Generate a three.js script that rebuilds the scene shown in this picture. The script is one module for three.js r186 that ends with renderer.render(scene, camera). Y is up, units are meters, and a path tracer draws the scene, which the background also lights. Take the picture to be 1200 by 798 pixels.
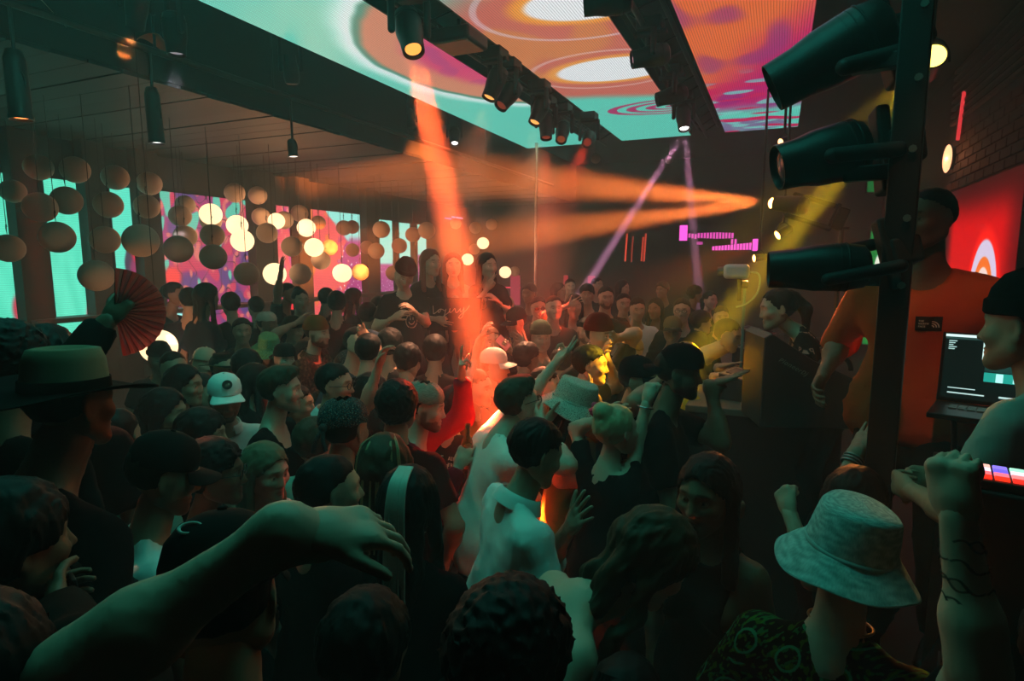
import * as THREE from 'three';
import { RoundedBoxGeometry } from 'three/addons/geometries/RoundedBoxGeometry.js';
import { mergeGeometries, mergeVertices, toCreasedNormals } from 'three/addons/utils/BufferGeometryUtils.js';
import { RectAreaLightUniformsLib } from 'three/addons/lights/RectAreaLightUniformsLib.js';
import { createNoise2D, createNoise3D } from 'simplex-noise';

// ---------------------------------------------------------------- camera, light, exposure
const scene = new THREE.Scene();
scene.background = new THREE.Color(0x000000);
const EYE = 2.3, FOCAL = 706, CX = 600, CY = 399, PITCH = 7.5 * Math.PI / 180, YAW = 23.65 * Math.PI / 180;
const camera = new THREE.PerspectiveCamera(2 * Math.atan(399 / FOCAL) * 180 / Math.PI, 1200 / 798, 0.05, 100);
camera.rotation.order = 'YXZ';
camera.position.set(0, EYE, 0);
camera.rotation.set(-PITCH, YAW, 0);
const renderer = new THREE.WebGLRenderer();
renderer.toneMapping = THREE.LinearToneMapping;
renderer.toneMappingExposure = 1.45;
renderer.shadowMap.enabled = true;
RectAreaLightUniformsLib.init();
scene.fog = new THREE.FogExp2(new THREE.Color(1, 1, 1), 0.018);   // the theatrical haze that fills the room

// ---------------------------------------------------------------- helpers
let seed = 7;
const rnd = () => { seed = (seed * 1664525 + 1013904223) >>> 0; return seed / 4294967296; };
const rr = (a, b) => a + (b - a) * rnd();
const noise2 = createNoise2D(rnd), noise3 = createNoise3D(rnd);
const V = (x, y, z) => new THREE.Vector3(x, y, z);
const lerp = (a, b, t) => a + (b - a) * t, clamp = (x, a, b) => Math.min(b, Math.max(a, x)), sstep = (a, b, x) => { const t = clamp((x - a) / (b - a), 0, 1); return t * t * (3 - 2 * t); };
function ray(px, py) { return V((px - CX) / FOCAL, -(py - CY) / FOCAL, -1).applyEuler(camera.rotation); }   // a pixel is only a direction
const at = (px, py, depth) => ray(px, py).multiplyScalar(depth).add(camera.position);
const onY = (px, py, y) => { const d = ray(px, py); return d.multiplyScalar((y - EYE) / d.y).add(camera.position); };
const onX = (px, py, x) => { const d = ray(px, py); return d.multiplyScalar(x / d.x).add(camera.position); };
const onZ = (px, py, z) => { const d = ray(px, py); return d.multiplyScalar(z / d.z).add(camera.position); };
const taken = {};
const numbered = (n) => { const k = taken[n] = (taken[n] ?? -1) + 1; return k ? n + '_' + String(k).padStart(3, '0') : n; };
const C = (r, g, b) => new THREE.Color().setRGB(r, g, b);
const mat = (color, roughness = 0.6, extra = {}) => new THREE.MeshPhysicalMaterial({ color: color.isColor ? color : new THREE.Color(color), roughness, specularIntensity: roughness >= 0.85 ? 0.15 : roughness >= 0.55 ? 0.35 : 0.7, ...extra });
const glow = (color, k = 1, extra = {}) => new THREE.MeshStandardMaterial({ color: 0x050505, emissive: color, emissiveIntensity: k, roughness: 0.5, ...extra });
function add(name, geo, m, parent) {
  const o = new THREE.Mesh(geo, m); o.name = parent && parent !== scene ? name : numbered(name); o.castShadow = o.receiveShadow = true;
  (parent ?? scene).add(o); return o;
}
function thing(name, label, category, group, pos) {
  const o = new THREE.Group(); o.name = numbered(name); o.userData = { label, category }; if (group) o.userData.group = group;
  if (pos) o.position.copy(pos); scene.add(o); return o;
}
function tag(o, label, category, group) { o.userData.label = label; o.userData.category = category; if (group) o.userData.group = group; return o; }
function struct(name, geo, m, parent) { const o = add(name, geo, m, parent); if (!parent) o.userData.kind = 'structure'; return o; }
const box = (w, h, d, x = 0, y = 0, z = 0, r = 0) => { const g = r ? new RoundedBoxGeometry(w, h, d, 2, r) : new THREE.BoxGeometry(w, h, d); g.translate(x, y, z); return g.index ? g.toNonIndexed() : g; };
const merge = (list) => mergeGeometries(list.map((g) => { const k = g.index ? g.toNonIndexed() : g; for (const n of Object.keys(k.attributes)) if (!['position', 'normal', 'uv'].includes(n)) k.deleteAttribute(n); return k; }));
const cyl = (r0, r1, h, n = 20, open = false) => new THREE.CylinderGeometry(r0, r1, h, n, 1, open).toNonIndexed();
function rod(a, b, r, n = 10, r2 = r) { const d = b.clone().sub(a), g = cyl(r2, r, d.length(), n); g.applyQuaternion(new THREE.Quaternion().setFromUnitVectors(V(0, 1, 0), d.clone().normalize())); const m = a.clone().add(b).multiplyScalar(0.5); g.translate(m.x, m.y, m.z); return g; }
const tube = (pts, r, seg = 24, n = 6) => new THREE.TubeGeometry(new THREE.CatmullRomCurve3(pts), seg, r, n).toNonIndexed();
const lathe = (pts, n = 28) => new THREE.LatheGeometry(pts.map(([x, y]) => new THREE.Vector2(x, y)), n).toNonIndexed();
function aim(o, dir) { o.quaternion.setFromUnitVectors(V(0, 0, 1), dir.clone().normalize()); return o; }
function dataTex(w, h, f, srgb = true) {
  const a = new Uint8Array(w * h * 4), c = [0, 0, 0];
  for (let y = 0; y < h; y++) for (let x = 0; x < w; x++) { f(x, y, c); const i = (y * w + x) * 4; a[i] = clamp(c[0], 0, 255); a[i + 1] = clamp(c[1], 0, 255); a[i + 2] = clamp(c[2], 0, 255); a[i + 3] = 255; }
  const t = new THREE.DataTexture(a, w, h); t.magFilter = THREE.LinearFilter; t.minFilter = THREE.LinearFilter; if (srgb) t.colorSpace = THREE.SRGBColorSpace; t.needsUpdate = true; return t;
}
const mix3 = (c, r, g, b, t) => { c[0] = lerp(c[0], r, t); c[1] = lerp(c[1], g, t); c[2] = lerp(c[2], b, t); };
function spot(pos, target, color, intensity, half, penumbra = 0.4, radius = 1) {
  const l = new THREE.SpotLight(color, intensity, 0, half * Math.PI / 180, penumbra, 2); l.position.copy(pos); l.target.position.copy(target); l.castShadow = true; l.shadow.radius = radius; l.name = 'lamp_beam'; scene.add(l, l.target); l.target.name = 'lamp_target'; return l;
}
function area(pos, w, h, dir, color, intensity) { const l = new THREE.RectAreaLight(color, intensity, w, h); l.position.copy(pos); l.lookAt(pos.clone().add(dir)); l.name = 'screen_glow'; scene.add(l); return l; }

// ---------------------------------------------------------------- room shell
const black = mat(C(0.012, 0.012, 0.011), 0.7), dark = mat(C(0.016, 0.015, 0.014), 0.6), gloss = mat(C(0.007, 0.007, 0.007), 0.6), steel = mat(C(0.03, 0.03, 0.03), 0.4, { metalness: 0.6 });
struct('floor', box(10.5, 0.2, 20.4, -3.05, -0.1, -5.6), mat(C(0.03, 0.028, 0.026), 0.35));
struct('ceiling', box(10.5, 0.2, 20.4, -3.05, 4.8, -5.6), black);
struct('wall_left', box(0.2, 4.9, 20.4, -8.2, 2.35, -5.6), dark);
struct('wall_right', box(0.2, 4.9, 20.4, 2.05, 2.35, -5.6), dark);
struct('wall_back', box(10.5, 4.9, 0.2, -3.05, 2.35, -15.1), dark);
struct('wall_front', box(10.5, 4.9, 0.2, -3.05, 2.35, 4.4), dark);


// ---------------------------------------------------------------- LED ceiling
const LEDY = 4.1, ZF = -9.3, ZN = -1.3;
const TEAL = [96, 214, 192];
function ledCeiling(x0, x1, paint) {
  const W = 192, Hh = 2048;
  return dataTex(W, Hh, (i, j, c) => {
    const x = lerp(x0, x1, (i + 0.5) / W), z = lerp(ZF, ZN, (j + 0.5) / Hh), n = noise2(x * 1.1, z * 0.8) * 0.03 + noise2(x * 3, z * 2) * 0.01;
    c[0] = TEAL[0]; c[1] = TEAL[1]; c[2] = TEAL[2]; paint(c, x, z, n);
    const k = (i % 4 === 3 || j % 4 === 3) ? 0.62 : 1.04; c[0] *= k; c[1] *= k; c[2] *= k;      // gaps between the diodes
  });
}
const ell = (x, z, cx, cz, rx, rz, n = 0) => Math.hypot((x - cx) / rx, (z - cz) / rz) + n;
const paints = [
  (c, x, z, n) => {
    const e = ell(x, z, -2.4, -5.2, 1.05, 1.45, n);
    mix3(c, 225, 255, 250, sstep(1.28, 1.1, e)); mix3(c, 60, 150, 130, sstep(1.1, 1.05, e)); mix3(c, 214, 140, 112, sstep(1.06, 0.98, e)); mix3(c, 214, 70, 118, sstep(0.8, 0.55, e + n));
    mix3(c, 150, 70, 140, 0.4 * sstep(0.2, 0.5, noise2(x * 2, z * 2)) * sstep(0.8, 0.5, e));
    
  },
  (c, x, z, n) => {
    mix3(c, 205, 110, 96, sstep(-6.85, -6.5, z + n + (x + 2.2) * 0.35)); mix3(c, 216, 140, 80, 0.7 * sstep(0.1, 0.5, noise2(x * 1.1 + 4, z * 0.9)) * sstep(-6.5, -6, z));
    let e = ell(x, z, -1.52, -5.9, 0.56, 0.34); mix3(c, 240, 160, 80, sstep(1.35, 1.1, e)); mix3(c, 240, 246, 255, sstep(1.08, 0.94, e));
    mix3(c, 226, 178, 170, 0.7 * sstep(0.06, 0.02, Math.abs(ell(x, z, -1.6, -5.9, 0.75, 0.55) - 1)));
    e = ell(x, z, -1.3, -4.35, 0.5, 0.3); mix3(c, 245, 160, 70, sstep(1.4, 1.1, e)); mix3(c, 240, 246, 255, sstep(1.08, 0.92, e));
    mix3(c, 226, 200, 210, 0.6 * sstep(0.05, 0.02, Math.abs(ell(x, z, -1.4, -4.4, 0.8, 0.62) - 1)));
    const s = ell(x, z, -1.2, -7.5, 0.95, 0.42); if (z < -7 && z > -7.95) mix3(c, 175, 60, 110, sstep(1, 0.9, s) * (Math.sin(s * 26) > 0 ? 1 : 0));
    mix3(c, ...TEAL, sstep(-4.3, -3.5, z + (x + 2.2) * -0.5 + n));
  },
  (c, x, z, n) => {
    mix3(c, 190, 30, 110, sstep(-8.3, -7.6, z + n)); mix3(c, 232, 110, 60, sstep(-7, -5.2, z + n * 3 - (x + 0.3) * 2.2));
    mix3(c, 140, 50, 130, 0.6 * sstep(0.2, 0.6, noise2(x * 1.5 + 9, z * 0.7)));
    mix3(c, 120, 220, 205, 0.8 * sstep(0.35, 0.55, noise2(x * 1.2 + z * 0.8, z * 2.2 - x)) * sstep(-6.2, -7, z)); mix3(c, 205, 30, 90, sstep(0.3, 0.6, noise2(x * 1.2 + 3, z * 2.6 + 3)) * sstep(-6.5, -7.2, z));
    mix3(c, 170, 190, 235, sstep(-4.4, -3.9, z + n)); mix3(c, ...TEAL, sstep(-3.7, -3.0, z + n));
  },
];
const ledX = [[-3.8, -2.75], [-2.26, -1.25], [-0.78, 0.15]], ledNames = ['teal and pink', 'salmon and white', 'orange and magenta'];
ledX.forEach(([x0, x1], k) => {
  const t = thing('ceiling_screen', `long ceiling LED screen glowing ${ledNames[k]} patterns`, 'screen', 'ceiling LED screens', V((x0 + x1) / 2, LEDY, (ZF + ZN) / 2));
  const w = x1 - x0, d = ZN - ZF;
  add('housing', box(w + 0.02, 0.1, d + 0.02, 0, 0.06, 0), black, t);
  const tex = ledCeiling(x0, x1, paints[k]);
  const g = new THREE.PlaneGeometry(w, d); g.rotateX(Math.PI / 2); g.translate(0, 0.005, 0);
  // v = 0 at the far end
  const uv = g.attributes.uv, p = g.attributes.position; for (let i = 0; i < uv.count; i++) uv.setXY(i, (p.getX(i) + w / 2) / w, (p.getZ(i) + d / 2) / d);
  add('display', g, new THREE.MeshStandardMaterial({ color: 0x040404, emissive: 0xffffff, emissiveMap: tex, emissiveIntensity: 0.78, roughness: 0.4 }), t);
  area(V((x0 + x1) / 2, LEDY - 0.02, -1.85), w, 1.1, V(0, -1, 0), C(0.03, 0.75, 0.58), 2.3); area(V((x0 + x1) / 2, LEDY - 0.02, -6.3), w, 5.8, V(0, -1, 0), [C(0.35, 0.5, 0.42), C(0.7, 0.4, 0.3), C(0.7, 0.2, 0.3)][k], 0.2);
});
// ---------------------------------------------------------------- figures: distance fields meshed by surface nets
let fieldBuf = new Float32Array(1), vertBuf = new Int32Array(1);
function meshField(f, lo, hi, cell) {
  const nx = Math.ceil((hi[0] - lo[0]) / cell) + 2, ny = Math.ceil((hi[1] - lo[1]) / cell) + 2, nz = Math.ceil((hi[2] - lo[2]) / cell) + 2, N = nx * ny * nz, B = 6;
  if (fieldBuf.length < N) { fieldBuf = new Float32Array(N); vertBuf = new Int32Array(N); }
  const F = fieldBuf, VB = vertBuf, sx = 1, sy = nx, sz = nx * ny, live = [];
  const reach = 0.87 * B * cell * 1.25 + 0.012;
  for (let bz = 0; bz < nz; bz += B) for (let by = 0; by < ny; by += B) for (let bx = 0; bx < nx; bx += B) {
    const ex = Math.min(bx + B, nx), ey = Math.min(by + B, ny), ez = Math.min(bz + B, nz);
    const d = f(lo[0] + (bx + ex - 1) / 2 * cell, lo[1] + (by + ey - 1) / 2 * cell, lo[2] + (bz + ez - 1) / 2 * cell);
    if (Math.abs(d) > reach) { for (let z = bz; z < ez; z++) for (let y = by; y < ey; y++) F.fill(d, bx + y * sy + z * sz, ex + y * sy + z * sz); continue; }
    live.push(bx, by, bz);
    for (let z = bz; z < ez; z++) for (let y = by; y < ey; y++) { let i = bx + y * sy + z * sz; for (let x = bx; x < ex; x++, i++) F[i] = f(lo[0] + x * cell, lo[1] + y * cell, lo[2] + z * cell); }
  }
  const pos = [], idx = [], off = [0, sx, sy, sx + sy, sz, sx + sz, sy + sz, sx + sy + sz];
  VB.fill(-1, 0, N);
  const E = [[0, 1], [2, 3], [4, 5], [6, 7], [0, 2], [1, 3], [4, 6], [5, 7], [0, 4], [1, 5], [2, 6], [3, 7]];
  const cells = [];
  for (let b = 0; b < live.length; b += 3) {
    const x0 = Math.max(live[b] - 1, 0), y0 = Math.max(live[b + 1] - 1, 0), z0 = Math.max(live[b + 2] - 1, 0), x1 = Math.min(live[b] + B, nx - 1), y1 = Math.min(live[b + 1] + B, ny - 1), z1 = Math.min(live[b + 2] + B, nz - 1);
    for (let z = z0; z < z1; z++) for (let y = y0; y < y1; y++) for (let x = x0; x < x1; x++) {
      const i = x + y * sy + z * sz; if (VB[i] !== -1) continue;
      let m = 0; for (let c = 0; c < 8; c++) if (F[i + off[c]] < 0) m |= 1 << c;
      if (m === 0 || m === 255) { VB[i] = -2; continue; }
      let px = 0, py = 0, pz = 0, n = 0;
      for (const [a, c] of E) {
        if (((m >> a) & 1) === ((m >> c) & 1)) continue;
        const fa = F[i + off[a]], t = fa / (fa - F[i + off[c]]);
        px += (a & 1) + t * ((c & 1) - (a & 1)); py += ((a >> 1) & 1) + t * (((c >> 1) & 1) - ((a >> 1) & 1)); pz += (a >> 2) + t * ((c >> 2) - (a >> 2)); n++;
      }
      VB[i] = pos.length / 3; pos.push(lo[0] + (x + px / n) * cell, lo[1] + (y + py / n) * cell, lo[2] + (z + pz / n) * cell); cells.push(i, x, y, z);
    }
  }
  for (let q = 0; q < cells.length; q += 4) {
    const i = cells[q], x = cells[q + 1], y = cells[q + 2], z = cells[q + 3], s0 = F[i] < 0;
    for (const [du, u, v, dv] of [[sx, sy, sz, 0], [sy, sz, sx, 1], [sz, sx, sy, 2]]) {
      if ((F[i + du] < 0) === s0) continue;
      if ((dv === 0 && (y < 1 || z < 1)) || (dv === 1 && (z < 1 || x < 1)) || (dv === 2 && (x < 1 || y < 1))) continue;
      const a = VB[i], b = VB[i - u], c = VB[i - u - v], d = VB[i - v];
      if (a < 0 || b < 0 || c < 0 || d < 0) continue;
      if (s0) idx.push(a, b, c, a, c, d); else idx.push(a, c, b, a, d, c);
    }
  }
  const g = new THREE.BufferGeometry();
  g.setAttribute('position', new THREE.Float32BufferAttribute(pos, 3)); g.setIndex(idx); g.computeVertexNormals(); return g;
}
const smin = (a, b, k) => { const h = Math.max(k - Math.abs(a - b), 0) / k; return Math.min(a, b) - h * h * k * 0.25; };
const smax = (a, b, k) => -smin(-a, -b, k);
const cap = (x, y, z, a, b, ra, rb) => {
  const bx = b.x - a.x, by = b.y - a.y, bz = b.z - a.z, px = x - a.x, py = y - a.y, pz = z - a.z, t = Math.min(1, Math.max(0, (px * bx + py * by + pz * bz) / (bx * bx + by * by + bz * bz + 1e-9)));
  const dx = px - bx * t, dy = py - by * t, dz = pz - bz * t; return Math.sqrt(dx * dx + dy * dy + dz * dz) - (ra + (rb - ra) * t);
};
const elli = (x, y, z, cx, cy, cz, rx, ry, rz) => { const a = (x - cx) / rx, b = (y - cy) / ry, c = (z - cz) / rz, k = Math.sqrt(a * a + b * b + c * c); return (k - 1) * Math.min(rx, ry, rz) * (k > 1 ? 1 : 1); };

// heads: centre of the head at the origin, facing +z, chin at -0.118 and crown at +0.117
const HEADS = { man: { jaw: 1, nose: 1, brow: 1, full: 1 }, broad: { jaw: 1.12, nose: 1.15, brow: 1.2, full: 1.08 }, slim: { jaw: 0.9, nose: 1.05, brow: 0.8, full: 0.95 }, woman: { jaw: 0.86, nose: 0.8, brow: 0.4, full: 0.95 } };
function headField(h) {
  return (X, y, z) => {
    const x = Math.abs(X);
    let d = elli(X, y, z, 0, 0.034, -0.014, 0.076, 0.084, 0.096);
    d = smin(d, elli(X, y, z, 0, -0.028, 0.028, 0.06 * h.full, 0.076, 0.062), 0.05);
    d = smin(d, cap(x, y, z, V3a(0.05 * h.jaw, -0.055, 0.0), V3b(0.012 * h.jaw, -0.098, 0.066), 0.022, 0.02), 0.035);        // jaw to chin
    d = smin(d, elli(X, y, z, 0, -0.1, 0.07, 0.022 * h.jaw, 0.017, 0.018), 0.02);
    d = smin(d, elli(x, y, z, 0.046, -0.022, 0.058, 0.02, 0.018, 0.02), 0.025);                                              // cheekbone
    d = smin(d, cap(x, y, z, V3a(0.008, 0.026, 0.083), V3b(0.045, 0.024, 0.066), 0.009 + 0.002 * h.brow, 0.008), 0.018);      // brow
    d = smax(d, -elli(x, y, z, 0.031, 0.004, 0.093, 0.019, 0.013, 0.018), 0.014);                                           // eye socket
    d = smin(d, cap(x, y, z, V3a(0, 0.012, 0.083), V3b(0, -0.032, 0.083 + 0.021 * h.nose), 0.008, 0.0105), 0.012);            // nose
    d = smin(d, elli(x, y, z, 0.012, -0.036, 0.091, 0.009, 0.008, 0.011), 0.007);
    d = Math.min(d, elli(x, y, z, 0.031, 0.003, 0.0735, 0.0135, 0.0125, 0.0125));                                            // eyeball
    d = smin(d, cap(x, y, z, V3a(0.018, 0.013, 0.083), V3b(0.044, 0.008, 0.073), 0.0042, 0.0035), 0.004);                     // upper lid
    d = smin(d, elli(X, y, z, 0, -0.0625, 0.0855, 0.023, 0.0055, 0.0095), 0.006);                                            // lips
    d = smin(d, elli(X, y, z, 0, -0.0735, 0.0845, 0.019, 0.0065, 0.0105), 0.006);
    d = smax(d, -elli(X, y, z, 0, -0.0678, 0.097, 0.021, 0.0018, 0.008), 0.003);
    const ex = x - 0.079 - (z + 0.005) * -0.25; let e = elli(ex, y, z, 0, -0.004, -0.006, 0.007, 0.031, 0.019); e = smax(e, -elli(ex, y, z, 0.008, -0.002, -0.002, 0.006, 0.018, 0.01), 0.005);
    return smin(d, e, 0.008);
  };
}
const _a = { x: 0, y: 0, z: 0 }, _b = { x: 0, y: 0, z: 0 };
const V3a = (x, y, z) => { _a.x = x; _a.y = y; _a.z = z; return _a; }, V3b = (x, y, z) => { _b.x = x; _b.y = y; _b.z = z; return _b; };
const headCache = {};
function headGeo(kind, cell, beard) {
  const key = kind + cell + beard; if (headCache[key]) return headCache[key];
  const g = headCache[kind + cell] ?? (headCache[kind + cell] = meshField(headField(HEADS[kind]), [-0.1, -0.13, -0.125], [0.1, 0.13, 0.125], cell));
  const p = g.attributes.position, col = new Float32Array(p.count * 3);
  for (let i = 0; i < p.count; i++) {
    const X = p.getX(i), x = Math.abs(X), y = p.getY(i), z = p.getZ(i); let r = 1, gg = 1, b = 1; const set = (R, G, B, t) => { r = lerp(r, R, t); gg = lerp(gg, G, t); b = lerp(b, B, t); };
    if (z > 0.05) {
      const lip = Math.max(sstep(1.15, 0.85, Math.hypot(X / 0.024, (y + 0.063) / 0.006)), sstep(1.15, 0.85, Math.hypot(X / 0.02, (y + 0.074) / 0.007))); set(0.95, 0.55, 0.52, lip * (kind === 'woman' ? 0.95 : 0.6));
      set(0.2, 0.16, 0.13, 0.85 * sstep(1.1, 0.8, Math.hypot((x - 0.031) / 0.019, (y - 0.029 + (x - 0.031) * 0.15) / 0.0045)));          // eyebrow
      const e = Math.hypot((x - 0.031) / 0.013, (y - 0.0025) / 0.0062); set(1.5, 1.7, 1.9, sstep(1.05, 0.9, e)); set(0.12, 0.1, 0.09, sstep(1, 0.75, Math.hypot(x - 0.031, y - 0.003) / 0.0062) * sstep(1.1, 0.9, e));
    }
    if (beard) { const n = noise3(X * 120, y * 120, z * 120) * 0.008, lipz = sstep(1, 1.4, Math.hypot(X / 0.024, (y + 0.068) / 0.012)), m = Math.max(sstep(-0.05, -0.06, y + n + (x > 0.03 ? 0 : 0.006)) * sstep(0, 0.012, z) * lipz, sstep(0.058, 0.064, x) * sstep(0.01, -0.01, y) * sstep(0.03, 0.018, z) * sstep(-0.015, 0, z)); set(0.2, 0.15, 0.12, m * beard); }
    col[i * 3] = r; col[i * 3 + 1] = gg; col[i * 3 + 2] = b;
  }
  const o = g.clone(); o.setAttribute('color', new THREE.BufferAttribute(col, 3)); return headCache[key] = o;
}
// hands: wrist at the origin, fingers along +y, palm towards +z, thumb towards +x
const HANDS = {
  relaxed: { curl: [0.45, 0.5, 0.55, 0.6], spread: 0.05, thumb: [0.6, 0.5] }, fist: { curl: [1.55, 1.55, 1.55, 1.5], spread: 0.01, thumb: [0.35, 1.1] }, open: { curl: [0.12, 0.1, 0.12, 0.18], spread: 0.16, thumb: [0.95, 0.2] },
  point: { curl: [0.04, 0.12, 1.3, 1.45], spread: 0.05, thumb: [0.8, 0.5] }, grip: { curl: [0.95, 1.0, 1.05, 1.1], spread: 0.02, thumb: [0.8, 0.75] }, flat: { curl: [0.02, 0.02, 0.02, 0.02], spread: 0.03, thumb: [0.35, 0.1] }, peace: { curl: [0.05, 0.05, 1.5, 1.5], spread: 0.16, thumb: [0.35, 1.0] },
};
const handCache = {};
function handGeo(pose, cell) {
  const key = pose + cell; if (handCache[key]) return handCache[key];
  const P = HANDS[pose], segs = [];
  const lens = [[0.042, 0.026, 0.021], [0.046, 0.029, 0.022], [0.042, 0.027, 0.021], [0.033, 0.021, 0.018]];
  for (let k = 0; k < 4; k++) {
    const base = V(0.031 - k * 0.0205, 0.092 - Math.abs(k - 1.2) * 0.004, -0.002), side = (1.5 - k) * P.spread; let a = 0, q = base.clone();
    for (let j = 0; j < 3; j++) { a += P.curl[k] * (j === 0 ? 0.85 : j === 1 ? 1.05 : 0.7); const n = q.clone().add(V(Math.sin(side) * Math.cos(a), Math.cos(side) * Math.cos(a), Math.sin(a)).multiplyScalar(lens[k][j])); segs.push([q, n, 0.0092 - j * 0.0007 - (k === 3 ? 0.0012 : 0), 0.0086 - j * 0.0009 - (k === 3 ? 0.0012 : 0)]); q = n; }
  }
  let q = V(0.026, 0.028, 0.006), a = P.thumb[0], up = 0.15;
  for (let j = 0; j < 3; j++) { const n = q.clone().add(V(Math.sin(a) * Math.cos(up), Math.cos(a) * Math.cos(up), Math.sin(up)).multiplyScalar([0.04, 0.032, 0.026][j])); segs.push([q, n, 0.0125 - j * 0.0015, 0.0112 - j * 0.0016]); q = n; a -= P.thumb[1] * 0.55; up += P.thumb[1] * 0.45; }
  const f = (x, y, z) => {
    let d = cap(x, y, z * 1.7, V3a(0.016, 0.03, 0), V3b(0.02, 0.082, 0), 0.026, 0.024); d = smin(d, cap(x, y, z * 1.7, V3a(-0.014, 0.03, 0), V3b(-0.022, 0.078, 0), 0.026, 0.022), 0.02) * 0.8;
    d = smin(d, cap(x, y, z * 1.25, V3a(0, -0.03, 0), V3b(0, 0.03, 0), 0.028, 0.028) * 0.9, 0.025);
    let fd = 1; for (let k = 0; k < 15; k++) { const s = segs[k]; fd = Math.min(fd, cap(x, y, z, s[0], s[1], s[2], s[3])); }
    return smin(d, fd, 0.009);
  };
  const g = meshField(f, [-0.09, -0.065, -0.045], [0.13, 0.215, 0.13], cell); g.setAttribute('color', new THREE.BufferAttribute(new Float32Array(g.attributes.position.count * 3).fill(1), 3));
  return handCache[key] = g;
}
// hair and headwear in the head's own frame
const hairCache = {};
function hairGeo(style, cell) {
  const key = style + cell; if (hairCache[key]) return hairCache[key];
  const long = style === 'long' || style === 'wavy' || style === 'pony' || style === 'bun', t = { short: 0.011, fade: 0.006, quiff: 0.014, curly: 0.022, bun: 0.008, pony: 0.008, long: 0.014, wavy: 0.02, mop: 0.02 }[style];
  const line = { short: 0.078, fade: 0.08, quiff: 0.082, curly: 0.07, mop: 0.05 }[style] ?? 0.066, earZ = long ? 0.012 : -0.012, nape = { fade: -0.035, short: -0.055, quiff: -0.05, mop: -0.07, curly: -0.07 }[style] ?? -0.09;
  const f = (x, y, z) => {
    const ang = Math.atan2(x, z), s = Math.sin(ang * 34 + noise3(x * 14, y * 9, z * 14) * 5);
    const wob = style === 'curly' ? noise3(x * 45, y * 45, z * 45) * 0.007 + noise3(x * 90, y * 90, z * 90) * 0.003 : s * (style === 'fade' ? 0.0008 : 0.0022) + noise3(x * 22, y * 14, z * 22) * (style === 'mop' || style === 'wavy' ? 0.005 : 0.003);
    let d = elli(x, y, z, 0, 0.034, -0.014, 0.076 + t, 0.084 + t * 1.2, 0.096 + t);
    if (style === 'quiff') d = smin(d, elli(x, y, z, 0, 0.105, 0.045, 0.05, 0.025, 0.045), 0.03);
    const hx = line - x * x * (long ? 12 : 7) + (long ? 0.012 : 0) + noise3(x * 60, 3, z * 20) * 0.004;
    let keep = smin(hx - y, z - earZ + Math.max(0, -0.02 - y) * 0.5, 0.02); keep = Math.max(keep, nape - y);
    d = smax(d, keep, 0.006);
    if (style === 'long' || style === 'wavy') {
      const ax = Math.abs(x), w = style === 'wavy' ? 0.012 * Math.sin(y * 45 + x * 20) : 0;
      d = smin(d, cap(ax, y, z + w, V3a(0.08, 0.02, -0.012), V3b(0.088, -0.26, 0.005), 0.022, 0.026), 0.03);
      d = smin(d, cap(ax, y, (z + w) * 1.1, V3a(0.03, 0.0, -0.085), V3b(0.045, -0.33, -0.1), 0.035, 0.038), 0.05);
    }
    if (style === 'bun') d = smin(d, elli(x, y, z, 0, 0.11, -0.07, 0.045, 0.04, 0.045), 0.012);
    if (style === 'pony') { d = smin(d, cap(x, y, z, V3a(0, 0.06, -0.105), V3b(0, -0.02, -0.15), 0.026, 0.032), 0.02); d = smin(d, cap(x, y, z, V3a(0, -0.02, -0.15), V3b(0, -0.24, -0.135), 0.032, 0.012), 0.03); }
    return d + wob * (y < 0.12 ? 1 : 0.6);
  };
  return hairCache[key] = meshField(f, [-0.13, long ? -0.38 : -0.12, -0.2], [0.13, 0.18, 0.12], cell);
}
const hatCache = {};
function latheEllipse(pts, sz = 1.2, n = 32, wob) { const g = new THREE.LatheGeometry(pts.map(([x, y]) => new THREE.Vector2(x, y)), n); const p = g.attributes.position; for (let i = 0; i < p.count; i++) { let x = p.getX(i), y = p.getY(i), z = p.getZ(i); if (wob) { const r = Math.hypot(x, z), a = Math.atan2(x, z), k = wob(a, r, y); y += k[0]; x *= k[1]; z *= k[1]; } p.setXYZ(i, x, y, z * sz); } g.computeVertexNormals(); return g; }
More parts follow.
